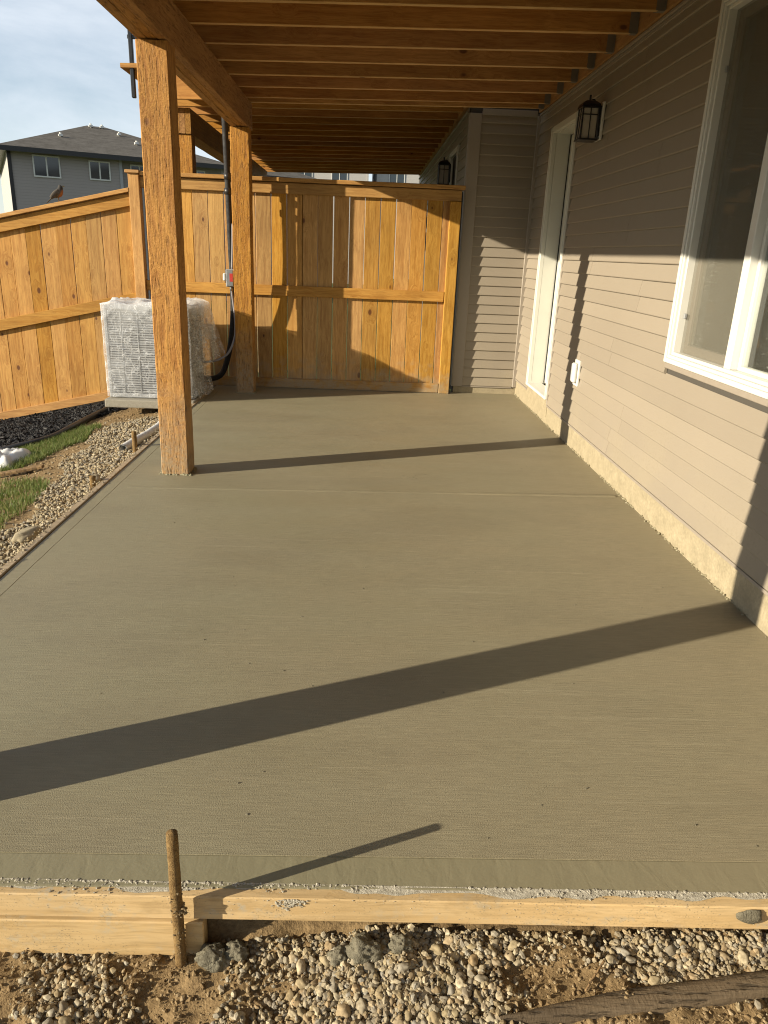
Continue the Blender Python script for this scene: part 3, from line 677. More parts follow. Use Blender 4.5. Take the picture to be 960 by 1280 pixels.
# door
def build_door(wx, y0, y1, z0, z1, far_only=False):
    d_ = link('door', None, None, house, (wx, (y0 + y1) / 2, z0))
    cw = 0.055
    for nm, a, b, c, e in (('casing', y0, y0 + cw, z0, z1), ('casing', y1 - cw, y1, z0, z1), ('casing', y0 + cw + 0.0005, y1 - cw - 0.0005, z1 - cw, z1)):
        box(nm, wx - 0.030, wx + 0.012, a, b, c, e, M['doorwhite'], d_, 0.004)
    # thinner outer moulding
    for a, b, c, e in ((y0 + 0.006, y0 + 0.03, z0, z1 - 0.008), (y1 - 0.03, y1 - 0.006, z0, z1 - 0.008)):
        box('moulding', wx - 0.037, wx - 0.029, a, b, c, e, M['doorwhite'], d_, 0.003)
    box('jamb', wx + 0.0125, wx + 0.197, y1 - cw - 0.004, y1 - cw + 0.03, z0 + 0.02, z1 - 0.04, M['doorwhite'], d_)
    box('jamb', wx + 0.0125, wx + 0.197, y0 + cw - 0.03, y0 + cw + 0.004, z0 + 0.02, z1 - 0.04, M['doorwhite'], d_)
    box('jamb', wx + 0.0125, wx + 0.197, y0 + cw + 0.006, y1 - cw - 0.006, z1 - cw - 0.004, z1 - cw + 0.02, M['doorwhite'], d_)
    sy0, sy1, sz0, sz1 = y0 + cw + 0.008, y1 - cw - 0.012, z0 + 0.03, z1 - cw - 0.012
    box('weatherstrip', wx + 0.140, wx + 0.1485, sy1 - 0.005, sy1 + 0.0075, sz0, sz1, M['black'], d_)
    b_ = bmesh.new(); add_box(b_, 0, 0.045, sy0, sy1, sz0, sz1, 0.002)
    ym = (sy0 + sy1) / 2
    for (a, b, c, e) in ((sy0 + 0.11, ym - 0.05, 0.35, 1.0), (ym + 0.05, sy1 - 0.11, 0.35, 1.0), (sy0 + 0.11, ym - 0.05, 1.15, 2.45), (ym + 0.05, sy1 - 0.11, 1.15, 2.45)):
        add_box(b_, -0.008, 0.001, a, b, sz0 + (c - 0.25), sz0 + (e - 0.25), 0.004)
    link('door_leaf', bm_mesh('door_leaf', b_), M['doorwhite'], d_, (wx + 0.15, 0, 0))
    b_ = bmesh.new(); add_tube(b_, [(0, 0, 0), (-0.05, 0, 0)], 0.012, 10); add_tube(b_, [(-0.05, 0, 0), (-0.05, 0.10, 0)], 0.010, 10)
    link('handle', bm_mesh('handle', b_, True), M['galv'], d_, (wx + 0.148, sy0 + 0.06, z0 + 1.0))
    b_ = bmesh.new(); add_box(b_, 0, 0.16, y0 + 0.01, y1 - 0.01, 0, 0.028, 0.003)
    link('threshold', bm_mesh('threshold', b_), M['galv'] if far_only else M['white'], d_, (wx - 0.035, 0, z0 - 0.004))
    return d_
build_door(1.79, DY0, DY1, DZ0, DZ1)
box('door_apron', WX - 0.012, WX + 0.001, DY0 + 0.004, DY1 - 0.004, 0.072, DZ0 - 0.006, M['parge'], house, 0.002)
build_door(1.05, 9.34, 10.18, DZ0, DZ1, True)
# window
win = link('window', None, None, house, (WX, (WY0 + WY1) / 2, WZ0))
fw_ = 0.062
def frame_ring(name, x0, x1, y0, y1, z0, z1, w, mat, bev=0.003):
    b_ = bmesh.new(); cy, cz = (y0 + y1) / 2, (z0 + z1) / 2
    add_box(b_, x0, x1, y0 - cy, y0 + w - cy, z0 - cz, z1 - cz, bev); add_box(b_, x0, x1, y1 - w - cy, y1 - cy, z0 - cz, z1 - cz, bev)
    add_box(b_, x0 + 0.0005, x1 - 0.0005, y0 + w - cy, y1 - w - cy, z0 - cz, z0 + w - cz, bev); add_box(b_, x0 + 0.0005, x1 - 0.0005, y0 + w - cy, y1 - w - cy, z1 - w - cz, z1 - cz, bev)
    return link(name, bm_mesh(name, b_), mat, win, (WX, cy, cz))
frame_ring('frame', -0.034, 0.02, WY0, WY1, WZ0, WZ1, 0.026, M['white'])
frame_ring('frame', -0.026, 0.02, WY0 + 0.0265, WY1 - 0.0265, WZ0 + 0.0265, WZ1 - 0.0265, 0.018, M['white'])
frame_ring('frame', -0.012, 0.09, WY0 + 0.045, WY1 - 0.045, WZ0 + 0.045, WZ1 - 0.045, 0.018, M['white'])
MY0, MY1 = 3.578, 3.640
zi0, zi1 = WZ0 + 0.063, WZ1 - 0.063; yi1 = WY1 - 0.063; yi0 = WY0 + 0.063
box('mullion', WX - 0.010, WX + 0.07, MY0, MY1, zi0, zi1, M['white'], win, 0.004)
frame_ring('sash', 0.045, 0.075, MY1 + 0.0005, yi1 - 0.0005, zi0 + 0.0005, zi1 - 0.0005, 0.045, M['trim'])
frame_ring('sash', 0.03, 0.065, yi0 + 0.0005, MY0 - 0.0005, zi0 + 0.0005, zi1 - 0.0005, 0.022, M['white'])
def pane(name, x, y0, y1, z0, z1, mat): 
    cy, cz = (y0 + y1) / 2, (z0 + z1) / 2
    return box(name, x, x + 0.004, y0, y1, z0, z1, mat, win)
pane('pane', WX + 0.060, MY1 + 0.044, yi1 - 0.044, zi0 + 0.044, zi1 - 0.044, M['glass'])
pane('pane', WX + 0.048, yi0 + 0.021, MY0 - 0.021, zi0 + 0.021, zi1 - 0.021, M['glass'])
b_ = bmesh.new(); cy, cz = (MY1 + yi1) / 2, (zi0 + zi1) / 2
vv = [b_.verts.new((0, a - cy, c - cz)) for a, c in ((MY1, zi0), (yi1, zi0), (yi1, zi1), (MY1, zi1))]; b_.faces.new(vv)
link('screen', bm_mesh('screen', b_), M['screen'], win, (WX + 0.030, cy, cz))
for zz in (1.23, 2.45): box('screen_clip', WX + 0.012, WX + 0.026, yi1 - 0.022, yi1 - 0.006, zz - 0.014, zz + 0.014, M['grey'], win, 0.002)
box('sill', WX + 0.095, WX + 0.19, yi0 - 0.02, yi1 + 0.02, zi0 - 0.03, zi0 - 0.005, M['white'], win, 0.003)
def curtain(y0, y1, z0, z1, x, amp, wl, label, seed):
    vs, fs = [], []; n_ = int((y1 - y0) / 0.012); ph = seed
    for i in range(n_ + 1):
        y = y0 + (y1 - y0) * i / n_
        for k in range(9):
            z = z0 + (z1 - z0) * k / 8; s_ = amp * math.sin(y * 6.283 / wl + ph + 0.3 * math.sin(z * 1.1 + ph)) + amp * 0.4 * noise.noise(Vector((y * 9, z * 0.8, seed)))
            vs.append((x + s_, y, z))
    for i in range(n_):
        for k in range(8): fs.append((i * 9 + k, (i + 1) * 9 + k, (i + 1) * 9 + k + 1, i * 9 + k + 1))
    return link('curtain', mesh_from('curtain', vs, fs, True), M['curtain'], label=label, category='curtain', group='curtains behind the large window')
curtain(3.72, 4.28, 0.30, 2.85, 2.10, 0.022, 0.16, 'beige curtain behind the screened left pane of the large window', 1.0)
curtain(3.22, 3.58, 0.30, 2.85, 2.12, 0.022, 0.13, 'beige curtain drawn back behind the clear right pane of the large window', 2.0)
box('console_table', 2.30, 2.70, 2.2, 3.5, 0.2, 1.06, M['room'], None, 0.005, label='low pale cabinet seen dimly inside the room through the right pane', category='cabinet')
# outlet cover
oc = thing('outlet_cover', 'white weatherproof outlet cover on the sunlit siding right of the door', 'outlet', (1.775, 6.09, 0.62))
box('back_plate', 1.762, 1.778, 6.025, 6.155, 0.525, 0.735, M['white'], oc, 0.003)
b_ = bmesh.new(); add_box(b_, -0.03, 0.0, -0.040, 0.040, -0.08, 0.08, 0.014, 3); link('lid', bm_mesh('lid', b_, True), M['white'], oc, (1.761, 6.09, 0.63))
box('hinge', 1.735, 1.748, 6.142, 6.151, 0.56, 0.70, M['grey'], oc, 0.002)

# wall lanterns
def lantern(wx, y, z, label):
    t = thing('wall_lantern', label, 'wall lamp', (wx, y, z), 'black wall lanterns beside the doors')
    cx = wx - 0.105; hw = 0.066; h0, h1 = z - 0.115, z + 0.105
    box('mounting_block', wx - 0.022, wx - 0.002, y - 0.075, y + 0.075, z - 0.115, z + 0.145, M['white'], t, 0.004)
    box('back_plate', wx - 0.034, wx - 0.0225, y - 0.05, y + 0.05, z - 0.09, z + 0.12, M['black'], t, 0.004)
    # tapering square cage
    def ring(zz, w, th, nm):
        b_ = bmesh.new(); add_box(b_, -w, w, -w, w, -th / 2, th / 2, 0.002); return link(nm, bm_mesh(nm, b_), M['black'], t, (cx, y, zz))
    ring(h0, hw + 0.008, 0.012, 'base_plate'); ring(h1, hw + 0.006, 0.010, 'top_plate')
    b_ = bmesh.new(); s_ = 0.006
    wb, wt = hw - 0.002, hw - 0.006
    for sx in (-1, 1):
        for sy in (-1, 1): add_tube(b_, [(sx * wb, sy * wb, h0 - z), (sx * wt, sy * wt, h1 - z)], 0.0062, 4)
        add_tube(b_, [(sx * wb, 0, h0 - z), (sx * wt, 0, h1 - z)], 0.0042, 4); add_tube(b_, [(0, sx * wb, h0 - z), (0, sx * wt, h1 - z)], 0.0042, 4)
    for zz in (0.055,):
        for s1 in (-1, 1):
            add_tube(b_, [(s1 * wt, -wt, zz), (s1 * wt, wt, zz)], 0.0042, 4); add_tube(b_, [(-wt, s1 * wt, zz), (wt, s1 * wt, zz)], 0.0042, 4)
    link('cage', bm_mesh('cage', b_), M['black'], t, (cx, y, z))
    for (dx, dy, sx, sy) in ((-hw + 0.012, 0, 0.0015, hw - 0.016), (hw - 0.012, 0, 0.0015, hw - 0.016), (0, -hw + 0.012, hw - 0.016, 0.0015), (0, hw - 0.012, hw - 0.016, 0.0015)):
        box('glass_pane', cx + dx - sx, cx + dx + sx, y + dy - sy, y + dy + sy, h0 + 0.008, h1 - 0.006, M['frost'], t)
    b_ = bmesh.new(); prof = [(0.072, 0.0), (0.066, 0.018), (0.045, 0.036), (0.022, 0.046), (0.008, 0.05)]
    for (w0, z0_), (w1, z1_) in zip(prof, prof[1:]):
        a = [b_.verts.new((sx * w0, sy * w0, z0_)) for sx, sy in ((-1, -1), (1, -1), (1, 1), (-1, 1))]; c = [b_.verts.new((sx * w1, sy * w1, z1_)) for sx, sy in ((-1, -1), (1, -1), (1, 1), (-1, 1))]
        for i in range(4): b_.faces.new((a[i], a[(i + 1) % 4], c[(i + 1) % 4], c[i]))
    link('cap', bm_mesh('cap', b_), M['black'], t, (cx, y, h1 + 0.006))
    tube('finial', [(cx, y, h1 + 0.045), (cx, y, h1 + 0.075), (cx, y, h1 + 0.09)], [0.008] * 17, M['black'], t, 8)
    tube('arm', [(cx, y, h1 + 0.04), (cx + 0.03, y, h1 + 0.055), (wx - 0.03, y, h1 - 0.0)], 0.009, M['black'], t, 8)
    return t
lantern(1.777, 6.30, 2.495, 'black wall lantern with frosted panes on the taupe siding above the patio door')
lantern(1.037, 9.98, 2.44, 'black wall lantern seen small above the fence on the projecting neighbour wall')

# ------------------------------------------------------------------ deck
deck = thing('deck', 'raised wooden deck on rough sawn posts roofing the patio', 'deck', (-1.265, 1.7, 0))  # run extended unseen behind the camera to deepen the shade beneath
def jz(x): return 2.855 + 0.0245 * (x + 1.175)
def sloped_board(name, x0, x1, y, th, hgt, zf, mat, parent, n=6):
    cx = (x0 + x1) / 2; cz = zf(cx); b_ = bmesh.new(); vs = add_box(b_, x0 - cx, x1 - cx, -th / 2, th / 2, 0, hgt, 0)
    for v in b_.verts: v.co.z += zf(v.co.x + cx) - cz
    es = [e for e in b_.edges if abs(e.verts[0].co.x - e.verts[1].co.x) > 0.5]; bmesh.ops.bevel(b_, geom=es, offset=0.003, segments=1, affect='EDGES')
    o = link(name, bm_mesh(name, b_), mat, parent, (cx, y, cz))
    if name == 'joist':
        o.data.materials.append(M['joist_bounce'])
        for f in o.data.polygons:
            if f.normal.z < -0.6: f.material_index = 1  # undersides get the painted bounce tone
    return o
for (cy_, lab) in ((-1.56, None), (1.73, None), (5.02, 'rough sawn front post standing on the slab'), (8.15, 'rear post by the fence with grey disconnect box beside it')):
    o = rough_block('post', -1.357, -1.173, cy_ - 0.092, cy_ + 0.092, 0.0, 2.60, 'z', M['post'], deck, 0.0022)
    if lab: o['label'] = lab
for i in range(3):
    x0 = -1.352 + i * 0.0600
    rough_block('beam_ply', x0, x0 + 0.0575, -1.72, 8.335, 2.606 + 0.003 * (i == 1), 2.853 - 0.002 * i, 'y', M['beam'], deck, 0.002, 0.25, 0.004)
jys = [5.123 + 0.486 * k for k in range(-14, 7)] + [8.30]
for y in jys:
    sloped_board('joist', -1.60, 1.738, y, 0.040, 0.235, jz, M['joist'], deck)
    b_ = bmesh.new()
    add_box(b_, -0.04, 0.002, -0.0225, 0.0225, -0.003, -0.0005); add_box(b_, -0.003, 0.0005, -0.036, -0.0215, 0, 0.15); add_box(b_, -0.003, 0.0005, 0.0215, 0.036, 0, 0.15)
    add_box(b_, -0.055, 0.0, -0.0235, -0.0212, -0.002, 0.14); add_box(b_, -0.055, 0.0, 0.0212, 0.0235, -0.002, 0.14)
    link('joist_hanger', bm_mesh('joist_hanger', b_), M['hanger'], deck, (1.739, y, jz(1.72)))
box('ledger', 1.741, 1.788, -1.72, 8.50, 2.922, 3.16, M['ledger'], deck)
box('rim_board', -1.644, -1.603, -1.72, 8.335, 2.846, 3.08, M['beam'], deck, 0.002)
for k in range(9):
    y0 = -1.80 + k * 1.13; sloped_board('sheathing', -1.66, 1.735, y0 + 0.56, 1.125, 0.018, lambda x: jz(x) + 0.2365, M['joist'], deck)

nd = thing('deck', 'neighbouring raised deck seen beyond the fence with lower set beam', 'deck', (-2.02, 9.0, 0))
def nz_(x): return 2.89 + 0.0245 * (x + 1.93)
for y in (9.09, 12.2, 15.3): rough_block('post', -2.115, -1.930, y - 0.09, y + 0.09, -0.9, 2.63, 'z', M['post'], nd, 0.003)
for i in range(3):
    x0 = -2.113 + i * 0.0615; rough_block('beam_ply', x0, x0 + 0.059, 8.98, 15.6, 2.636, 2.886, 'y', M['beam'], nd, 0.002, 0.3, 0.004)
sloped_board('joist', -2.32, 1.0, 8.535, 0.04, 0.262, nz_, M['joist'], nd)
for k in range(15): sloped_board('joist', -2.32, 1.0, 8.93 + 0.4877 * k, 0.04, 0.262, nz_, M['joist'], nd)
sloped_board('sheathing', -2.50, 1.04, 12.2, 7.42, 0.042, lambda x: nz_(x) + 0.264, M['joist'], nd)
box('ledger', 1.002, 1.046, 8.68, 16.0, 2.97, 3.23, M['ledger'], nd)
box('railing_post', -2.41, -2.37, 8.50, 8.545, 2.88, 4.2, M['black'], nd, 0.006)
for zz in (3.40, 4.15): box('rail', -2.42, 1.0, 8.512, 8.536, zz, zz + 0.035, M['black'], nd, 0.003)

# ------------------------------------------------------------------ fences
FY = 8.50
fen = thing('fence', 'level wooden privacy fence closing the far end of the patio', 'fence', (-0.7, FY, 0))
pk = None
BW, BP = 0.1600, 0.1665
xs = [-2.345 + BP * i for i in range(20)]
b_ = bmesh.new(); add_box(b_, -BW / 2, BW / 2, 0, 0.016, 0, 2.06, 0.003); pkm = bm_mesh('fence_board', b_)
for i, x in enumerate(xs):
    if x > 0.86: break
    o = link('fence_board', pkm, M['fence_z'], fen, (x + BW / 2, FY + rnd.uniform(-0.0015, 0.0015), 0.03))
    o.rotation_euler.y = rnd.gauss(0, 0.0012)
box('top_rail', -2.37, 1.0, FY - 0.040, FY - 0.0025, 2.045, 2.150, M['fence_x'], fen, 0.003)
box('top_rail', -2.37, 1.0, FY + 0.0195, FY + 0.058, 2.045, 2.150, M['fence_x'], fen, 0.003)
box('middle_rail', -2.37, 0.875, FY - 0.040, FY - 0.0025, 1.012, 1.120, M['fence_x'], fen, 0.003)
box('bottom_rail', -2.37, 0.875, FY - 0.038, FY - 0.0025, 0.004, 0.108, M['fence_x'], fen, 0.003)
box('cap', -2.36, 1.03, FY - 0.078, FY + 0.078, 2.158, 2.198, M['fence_x'], fen, 0.004)
box('end_post', 0.883, 0.998, FY - 0.060, FY + 0.05, 0.0, 2.042, M['fence_z'], fen, 0.004, label='vertical end board of the fence beside the house corner')
box('end_post', 1.0005, 1.012, FY - 0.045, FY + 0.03, 0.0, 2.14, M['black'], fen)
box('fence_post', -2.482, -2.372, FY - 0.075, FY + 0.035, -0.3, 2.175, M['fence_z'], fen, 0.004, label='corner post where the level fence meets the sloping fence')
box('post_cap', -2.505, -2.36, FY - 0.10, FY + 0.06, 2.1755, 2.205, M['fence_x'], fen, 0.004)
box('fence_post', -0.78, -0.66, FY + 0.0605, FY + 0.17, -0.1, 2.15, M['fence_z'], fen, 0.004)

sf = thing('fence', 'wooden privacy fence sloping down to the left behind the mulch bed', 'fence', (-3.5, FY, -0.3))
SLP = 0.228
def fz(x, z): return z + SLP * (x + 2.485)
def slope_rail(name, x0, x1, y0, y1, z0, z1, mat):
    cx = (x0 + x1) / 2; cz = fz(cx, (z0 + z1) / 2); b_ = bmesh.new(); add_box(b_, x0 - cx, x1 - cx, y0, y1, -(z1 - z0) / 2, (z1 - z0) / 2)
    for v in b_.verts: v.co.z += SLP * v.co.x
    bmesh.ops.bevel(b_, geom=[e for e in b_.edges if abs(e.verts[0].co.x - e.verts[1].co.x) > 0.5], offset=0.003, segments=1, affect='EDGES')
    return link(name, bm_mesh(name, b_), mat, sf, (cx, FY, cz))
XL = -5.6
slope_rail('cap', XL, -2.484, -0.078, 0.078, 1.995, 2.035, M['fence_xs'])
slope_rail('top_rail', XL, -2.484, -0.041, -0.0025, 1.862, 1.985, M['fence_xs']); slope_rail('middle_rail', XL, -2.484, -0.041, -0.0025, 0.865, 0.985, M['fence_xs']); slope_rail('bottom_rail', XL, -2.484, -0.041, -0.0025, -0.115, -0.022, M['fence_xs'])
b_ = bmesh.new(); add_box(b_, -BW / 2, BW / 2, 0, 0.016, -0.02, 1.955)
for v in b_.verts: v.co.z += SLP * v.co.x
bmesh.ops.bevel(b_, geom=[e for e in b_.edges if abs(e.verts[0].co.z - e.verts[1].co.z) > 0.5], offset=0.003, segments=1, affect='EDGES')
spk = bm_mesh('fence_board', b_)
x = -2.57
while x > XL + 0.08:
    o = link('fence_board', spk, M['fence_zs'], sf, (x, FY + rnd.uniform(-0.0015, 0.0015), fz(x, -0.07))); o.rotation_euler.y = rnd.gauss(0, 0.001); x -= 0.1625
box('fence_post', -4.98, -4.87, FY + 0.02, FY + 0.13, -1.0, 1.5, M['fence_z'], sf, 0.004)

# ------------------------------------------------------------------ air conditioner and its lines
pad = link('equipment_pad', None); 
bpad = bmesh.new(); add_box(bpad, -0.44, 0.44, -0.44, 0.44, -0.080, 0.0, 0.012, 2)
pad.name = 'equipment_pad_tmp'; bpy.data.objects.remove(pad)
pad = link('equipment_pad', bm_mesh('equipment_pad', bpad, False), M['pad'], None, (-2.11, 7.80, 0.02), label='square precast concrete pad under the wrapped air conditioner', category='equipment pad')
ac = thing('air_conditioner', 'air conditioning unit wrapped in clear plastic standing on a concrete pad', 'air conditioner', (-2.12, 7.82, 0.02))
AX0, AX1, AY0, AY1, AZ0, AZ1 = -2.525, -1.725, 7.46, 8.16, 0.022, 0.92
M['acmetal'] = plain('light grey sheet metal', (0.46, 0.47, 0.48), 0.45); M['coil'] = plain('dark coil fins', (0.05, 0.05, 0.055), 0.5)
box('coil', AX0 + 0.035, AX1 - 0.035, AY0 + 0.035, AY1 - 0.035, AZ0 + 0.02, AZ1 - 0.04, M['coil'], ac)
b_ = bmesh.new()
for i in range(34):
    z = AZ0 + 0.06 + i * 0.0235
    add_box(b_, AX0 + 0.028, AX1 - 0.028, AY0 + 0.004, AY0 + 0.016, z, z + 0.0125); add_box(b_, AX0 + 0.028, AX1 - 0.028, AY1 - 0.016, AY1 - 0.004, z, z + 0.0125)
    add_box(b_, AX0 + 0.004, AX0 + 0.016, AY0 + 0.028, AY1 - 0.028, z, z + 0.0125); add_box(b_, AX1 - 0.016, AX1 - 0.004, AY0 + 0.028, AY1 - 0.028, z, z + 0.0125)
link('louver_grille', bm_mesh('louver_grille', b_), M['acmetal'], ac)
for (cx, cy) in ((AX0, AY0), (AX1, AY0), (AX0, AY1), (AX1, AY1)):
    box('corner_panel', min(cx, cx + math.copysign(0.034, -2.125 - cx)), max(cx, cx + math.copysign(0.034, -2.125 - cx)), min(cy, cy + math.copysign(0.034, 7.81 - cy)), max(cy, cy + math.copysign(0.034, 7.81 - cy)), AZ0 + 0.045, AZ1 - 0.045, M['acmetal'], ac, 0.006)
for k in range(1, 5):
    xx = AX0 + (AX1 - AX0) * k / 5; tube('grille_wire', [(xx, AY0 + 0.001, AZ0 + 0.05), (xx, AY0 + 0.001, AZ1 - 0.05)], 0.004, M['acmetal'], ac, 6, False)
box('base_pan', AX0, AX1, AY0, AY1, AZ0, AZ0 + 0.045, M['acmetal'], ac, 0.008)
box('top_cover', AX0 - 0.004, AX1 + 0.004, AY0 - 0.004, AY1 + 0.004, AZ1 - 0.045, AZ1, M['acmetal'], ac, 0.012)
# plastic: a crumpled shell with ragged hem and gathered corners
def wrinkle(p, amp):
    a = noise.noise(p * 5.0) * 0.5; rdg = 1 - abs(noise.noise(p * Vector((9, 9, 15)).length / 9 * Vector((1, 1, 1)).length / 1.7)); 
    b = (1 - abs(noise.noise(Vector((p.x * 5 + p.z * 2, p.y * 5, p.z * 9)) + Vector((5, 1, 2))))) ** 4; c = (1 - abs(noise.noise(Vector((p.x * 21, p.y * 21, p.z * 30))))) ** 2
    return amp * (a + 0.9 * b + 0.12 * c)
vs, fs = [], []
per = []
def perim(n_):
    w, d_ = AX1 - AX0 + 0.03, AY1 - AY0 + 0.03; cx, cy = (AX0 + AX1) / 2, (AY0 + AY1) / 2; tot = 2 * (w + d_)
    for i in range(n_):
        s_ = tot * i / n_
        if s_ < w: yield (cx - w / 2 + s_, cy - d_ / 2, 0, -1)
        elif s_ < w + d_: yield (cx + w / 2, cy - d_ / 2 + s_ - w, 1, 0)
        elif s_ < 2 * w + d_: yield (cx + w / 2 - (s_ - w - d_), cy + d_ / 2, 0, 1)
        else: yield (cx - w / 2, cy + d_ / 2 - (s_ - 2 * w - d_), -1, 0)
NP, NZ = 260, 74
for k in range(NZ + 1):
    z = AZ0 + 0.015 + (AZ1 + 0.012 - AZ0 - 0.015) * k / NZ
    for i, (x, y, nx_, ny_) in enumerate(perim(NP)):
        p = Vector((x, y, z)); dsp = wrinkle(p, 0.009) + 0.002
        if k == 0: z2 = z + 0.012 * noise.noise(Vector((x * 14, y * 14, 2)))
        else: z2 = z
        cx, cy = (AX0 + AX1) / 2, (AY0 + AY1) / 2
        # the plastic hangs slack on the right, towards the rear
        slack = max(0.0, (x - (AX1 - 0.05)) / 0.05) * 0.045 * max(0.0, math.sin((y - AY0) / (AY1 - AY0) * 3.14)) * (0.6 + noise.noise(Vector((y * 9, z * 4, 6))))
        vs.append((x + nx_ * dsp + slack, y + ny_ * dsp, z2))
for k in range(NZ):
    for i in range(NP): fs.append((k * NP + i, k * NP + (i + 1) % NP, (k + 1) * NP + (i + 1) % NP, (k + 1) * NP + i))
base = len(vs); ring_prev = [NZ * NP + i for i in range(NP)]
for q, sc_ in enumerate((0.94, 0.84, 0.7, 0.5, 0.25)):
    ring = []
    for i, (x, y, _, _) in enumerate(perim(NP)):
        cx, cy = (AX0 + AX1) / 2, (AY0 + AY1) / 2; xx, yy = cx + (x - cx) * sc_, cy + (y - cy) * sc_
        ring.append(len(vs)); vs.append((xx, yy, AZ1 + 0.010 + 0.05 * max(0, wrinkle(Vector((xx, yy, 1.7)), 0.9))))
    for i in range(NP): fs.append((ring_prev[i], ring_prev[(i + 1) % NP], ring[(i + 1) % NP], ring[i]))
    ring_prev = ring
fs.append(tuple(ring_prev))
link('plastic_wrap', mesh_from('plastic_wrap', vs, fs, True), M['plastic'], ac)
def flap(name, top, bot, n_, m_, amp, seed):
    """loose sheet between two rails of points"""
    tp, bt = smooth_path(top, n_ // (len(top) - 1)), smooth_path(bot, n_ // (len(bot) - 1)); k_ = min(len(tp), len(bt)); vs, fs = [], []
    for i in range(k_):
        for j in range(m_ + 1):
            t = j / m_; p = tp[i].lerp(bt[i], t); fold = amp * t * (0.3 + t) * math.sin(i * 1.05 + seed + 0.6 * noise.noise(Vector((i * 0.3, t * 2, seed)))) + amp * 0.8 * noise.noise(p * 9)
            q = p + Vector((fold, -fold * 0.8, 0.4 * fold))
            if j == m_: q.z += 0.05 * noise.noise(Vector((i * 0.9, seed, 1)))
            vs.append(q)
    for i in range(k_ - 1):
        for j in range(m_): fs.append((i * (m_ + 1) + j, (i + 1) * (m_ + 1) + j, (i + 1) * (m_ + 1) + j + 1, i * (m_ + 1) + j + 1))
    return link(name, mesh_from(name, vs, fs, True), M['plastic'], ac)
flap('plastic_flap', [(-1.735, 7.56, 0.975), (-1.70, 7.80, 0.985), (-1.66, 8.0, 0.955), (-1.63, 8.12, 0.90)], [(-1.70, 7.50, 0.20), (-1.62, 7.75, 0.32), (-1.53, 7.98, 0.38), (-1.47, 8.12, 0.44)], 27, 18, 0.016, 1.0)
flap('plastic_flap', [(-1.76, 7.58, 0.965), (-1.715, 7.7, 1.00), (-1.66, 7.85, 0.99), (-1.60, 8.0, 0.95)], [(-1.72, 7.62, 0.60), (-1.65, 7.75, 0.55), (-1.58, 7.9, 0.58), (-1.53, 8.02, 0.56)], 27, 12, 0.02, 3.0)
flap('plastic_flap', [(-1.725, 7.50, 0.36), (-1.71, 7.70, 0.34), (-1.69, 7.9, 0.34), (-1.69, 8.10, 0.33)], [(-1.69, 7.48, 0.035), (-1.63, 7.70, 0.03), (-1.60, 7.9, 0.03), (-1.62, 8.1, 0.035)], 27, 12, 0.02, 5.0)

# refrigerant line, conduit and disconnect box
tube('refrigerant_line', [(-1.437, 8.25, 2.86), (-1.437, 8.25, 2.68), (-1.425, 8.25, 2.15), (-1.412, 8.25, 1.5), (-1.405, 8.27, 1.1), (-1.42, 8.31, 0.75), (-1.47, 8.33, 0.42), (-1.56, 8.33, 0.16), (-1.70, 8.28, 0.10), (-1.80, 8.2, 0.12)], 0.030, M['foam'], None, 12, k=10,
     label='thick black insulated pipe dropping from the deck past the rear post', category='pipe')
cd_ = thing('conduit', 'thin grey conduit looping from the disconnect box down to the air conditioner', 'conduit', (-1.395, 8.2, 1.05))
tube('flexible_conduit', [(-1.402, 8.17, 1.08), (-1.385, 8.165, 0.93), (-1.365, 8.14, 0.74), (-1.372, 8.10, 0.58), (-1.43, 8.04, 0.43), (-1.53, 7.98, 0.36), (-1.66, 7.93, 0.34), (-1.74, 7.9, 0.35)], 0.0115, M['conduit'], cd_, 10, k=10)
tube('upper_conduit', [(-1.377, 8.20, 1.72), (-1.38, 8.18, 1.5), (-1.388, 8.165, 1.27)], 0.011, M['conduit'], cd_, 10)
tube('connector', [(-1.402, 8.17, 1.115), (-1.402, 8.17, 1.06)], 0.018, M['galv'], cd_, 10, False)
cp_ = thing('pipe_coupling', 'ribbed black coupling round the insulated pipe near the fence top', 'coupling', (-1.425, 8.25, 2.1))
for zc in (2.20, 2.06): tube('collar', [(-1.4255, 8.25, zc), (-1.4235, 8.25, zc - 0.06)], 0.037, M['blackplastic'], cp_, 12, False)
dbx = thing('disconnect_box', 'small grey electrical disconnect box with red label on the rear post', 'electrical box', (-1.40, 8.17, 1.2))
box('enclosure', -1.446, -1.359, 8.10, 8.21, 1.10, 1.275, M['grey'], dbx, 0.006)
box('cover', -1.438, -1.367, 8.078, 8.0995, 1.108, 1.268, M['galv'], dbx, 0.004)
box('red_label', -1.402, -1.370, 8.0755, 8.0775, 1.155, 1.235, M['red'], dbx)
box('handle', -1.474, -1.4465, 8.09, 8.16, 1.16, 1.235, M['white'], dbx, 0.008)

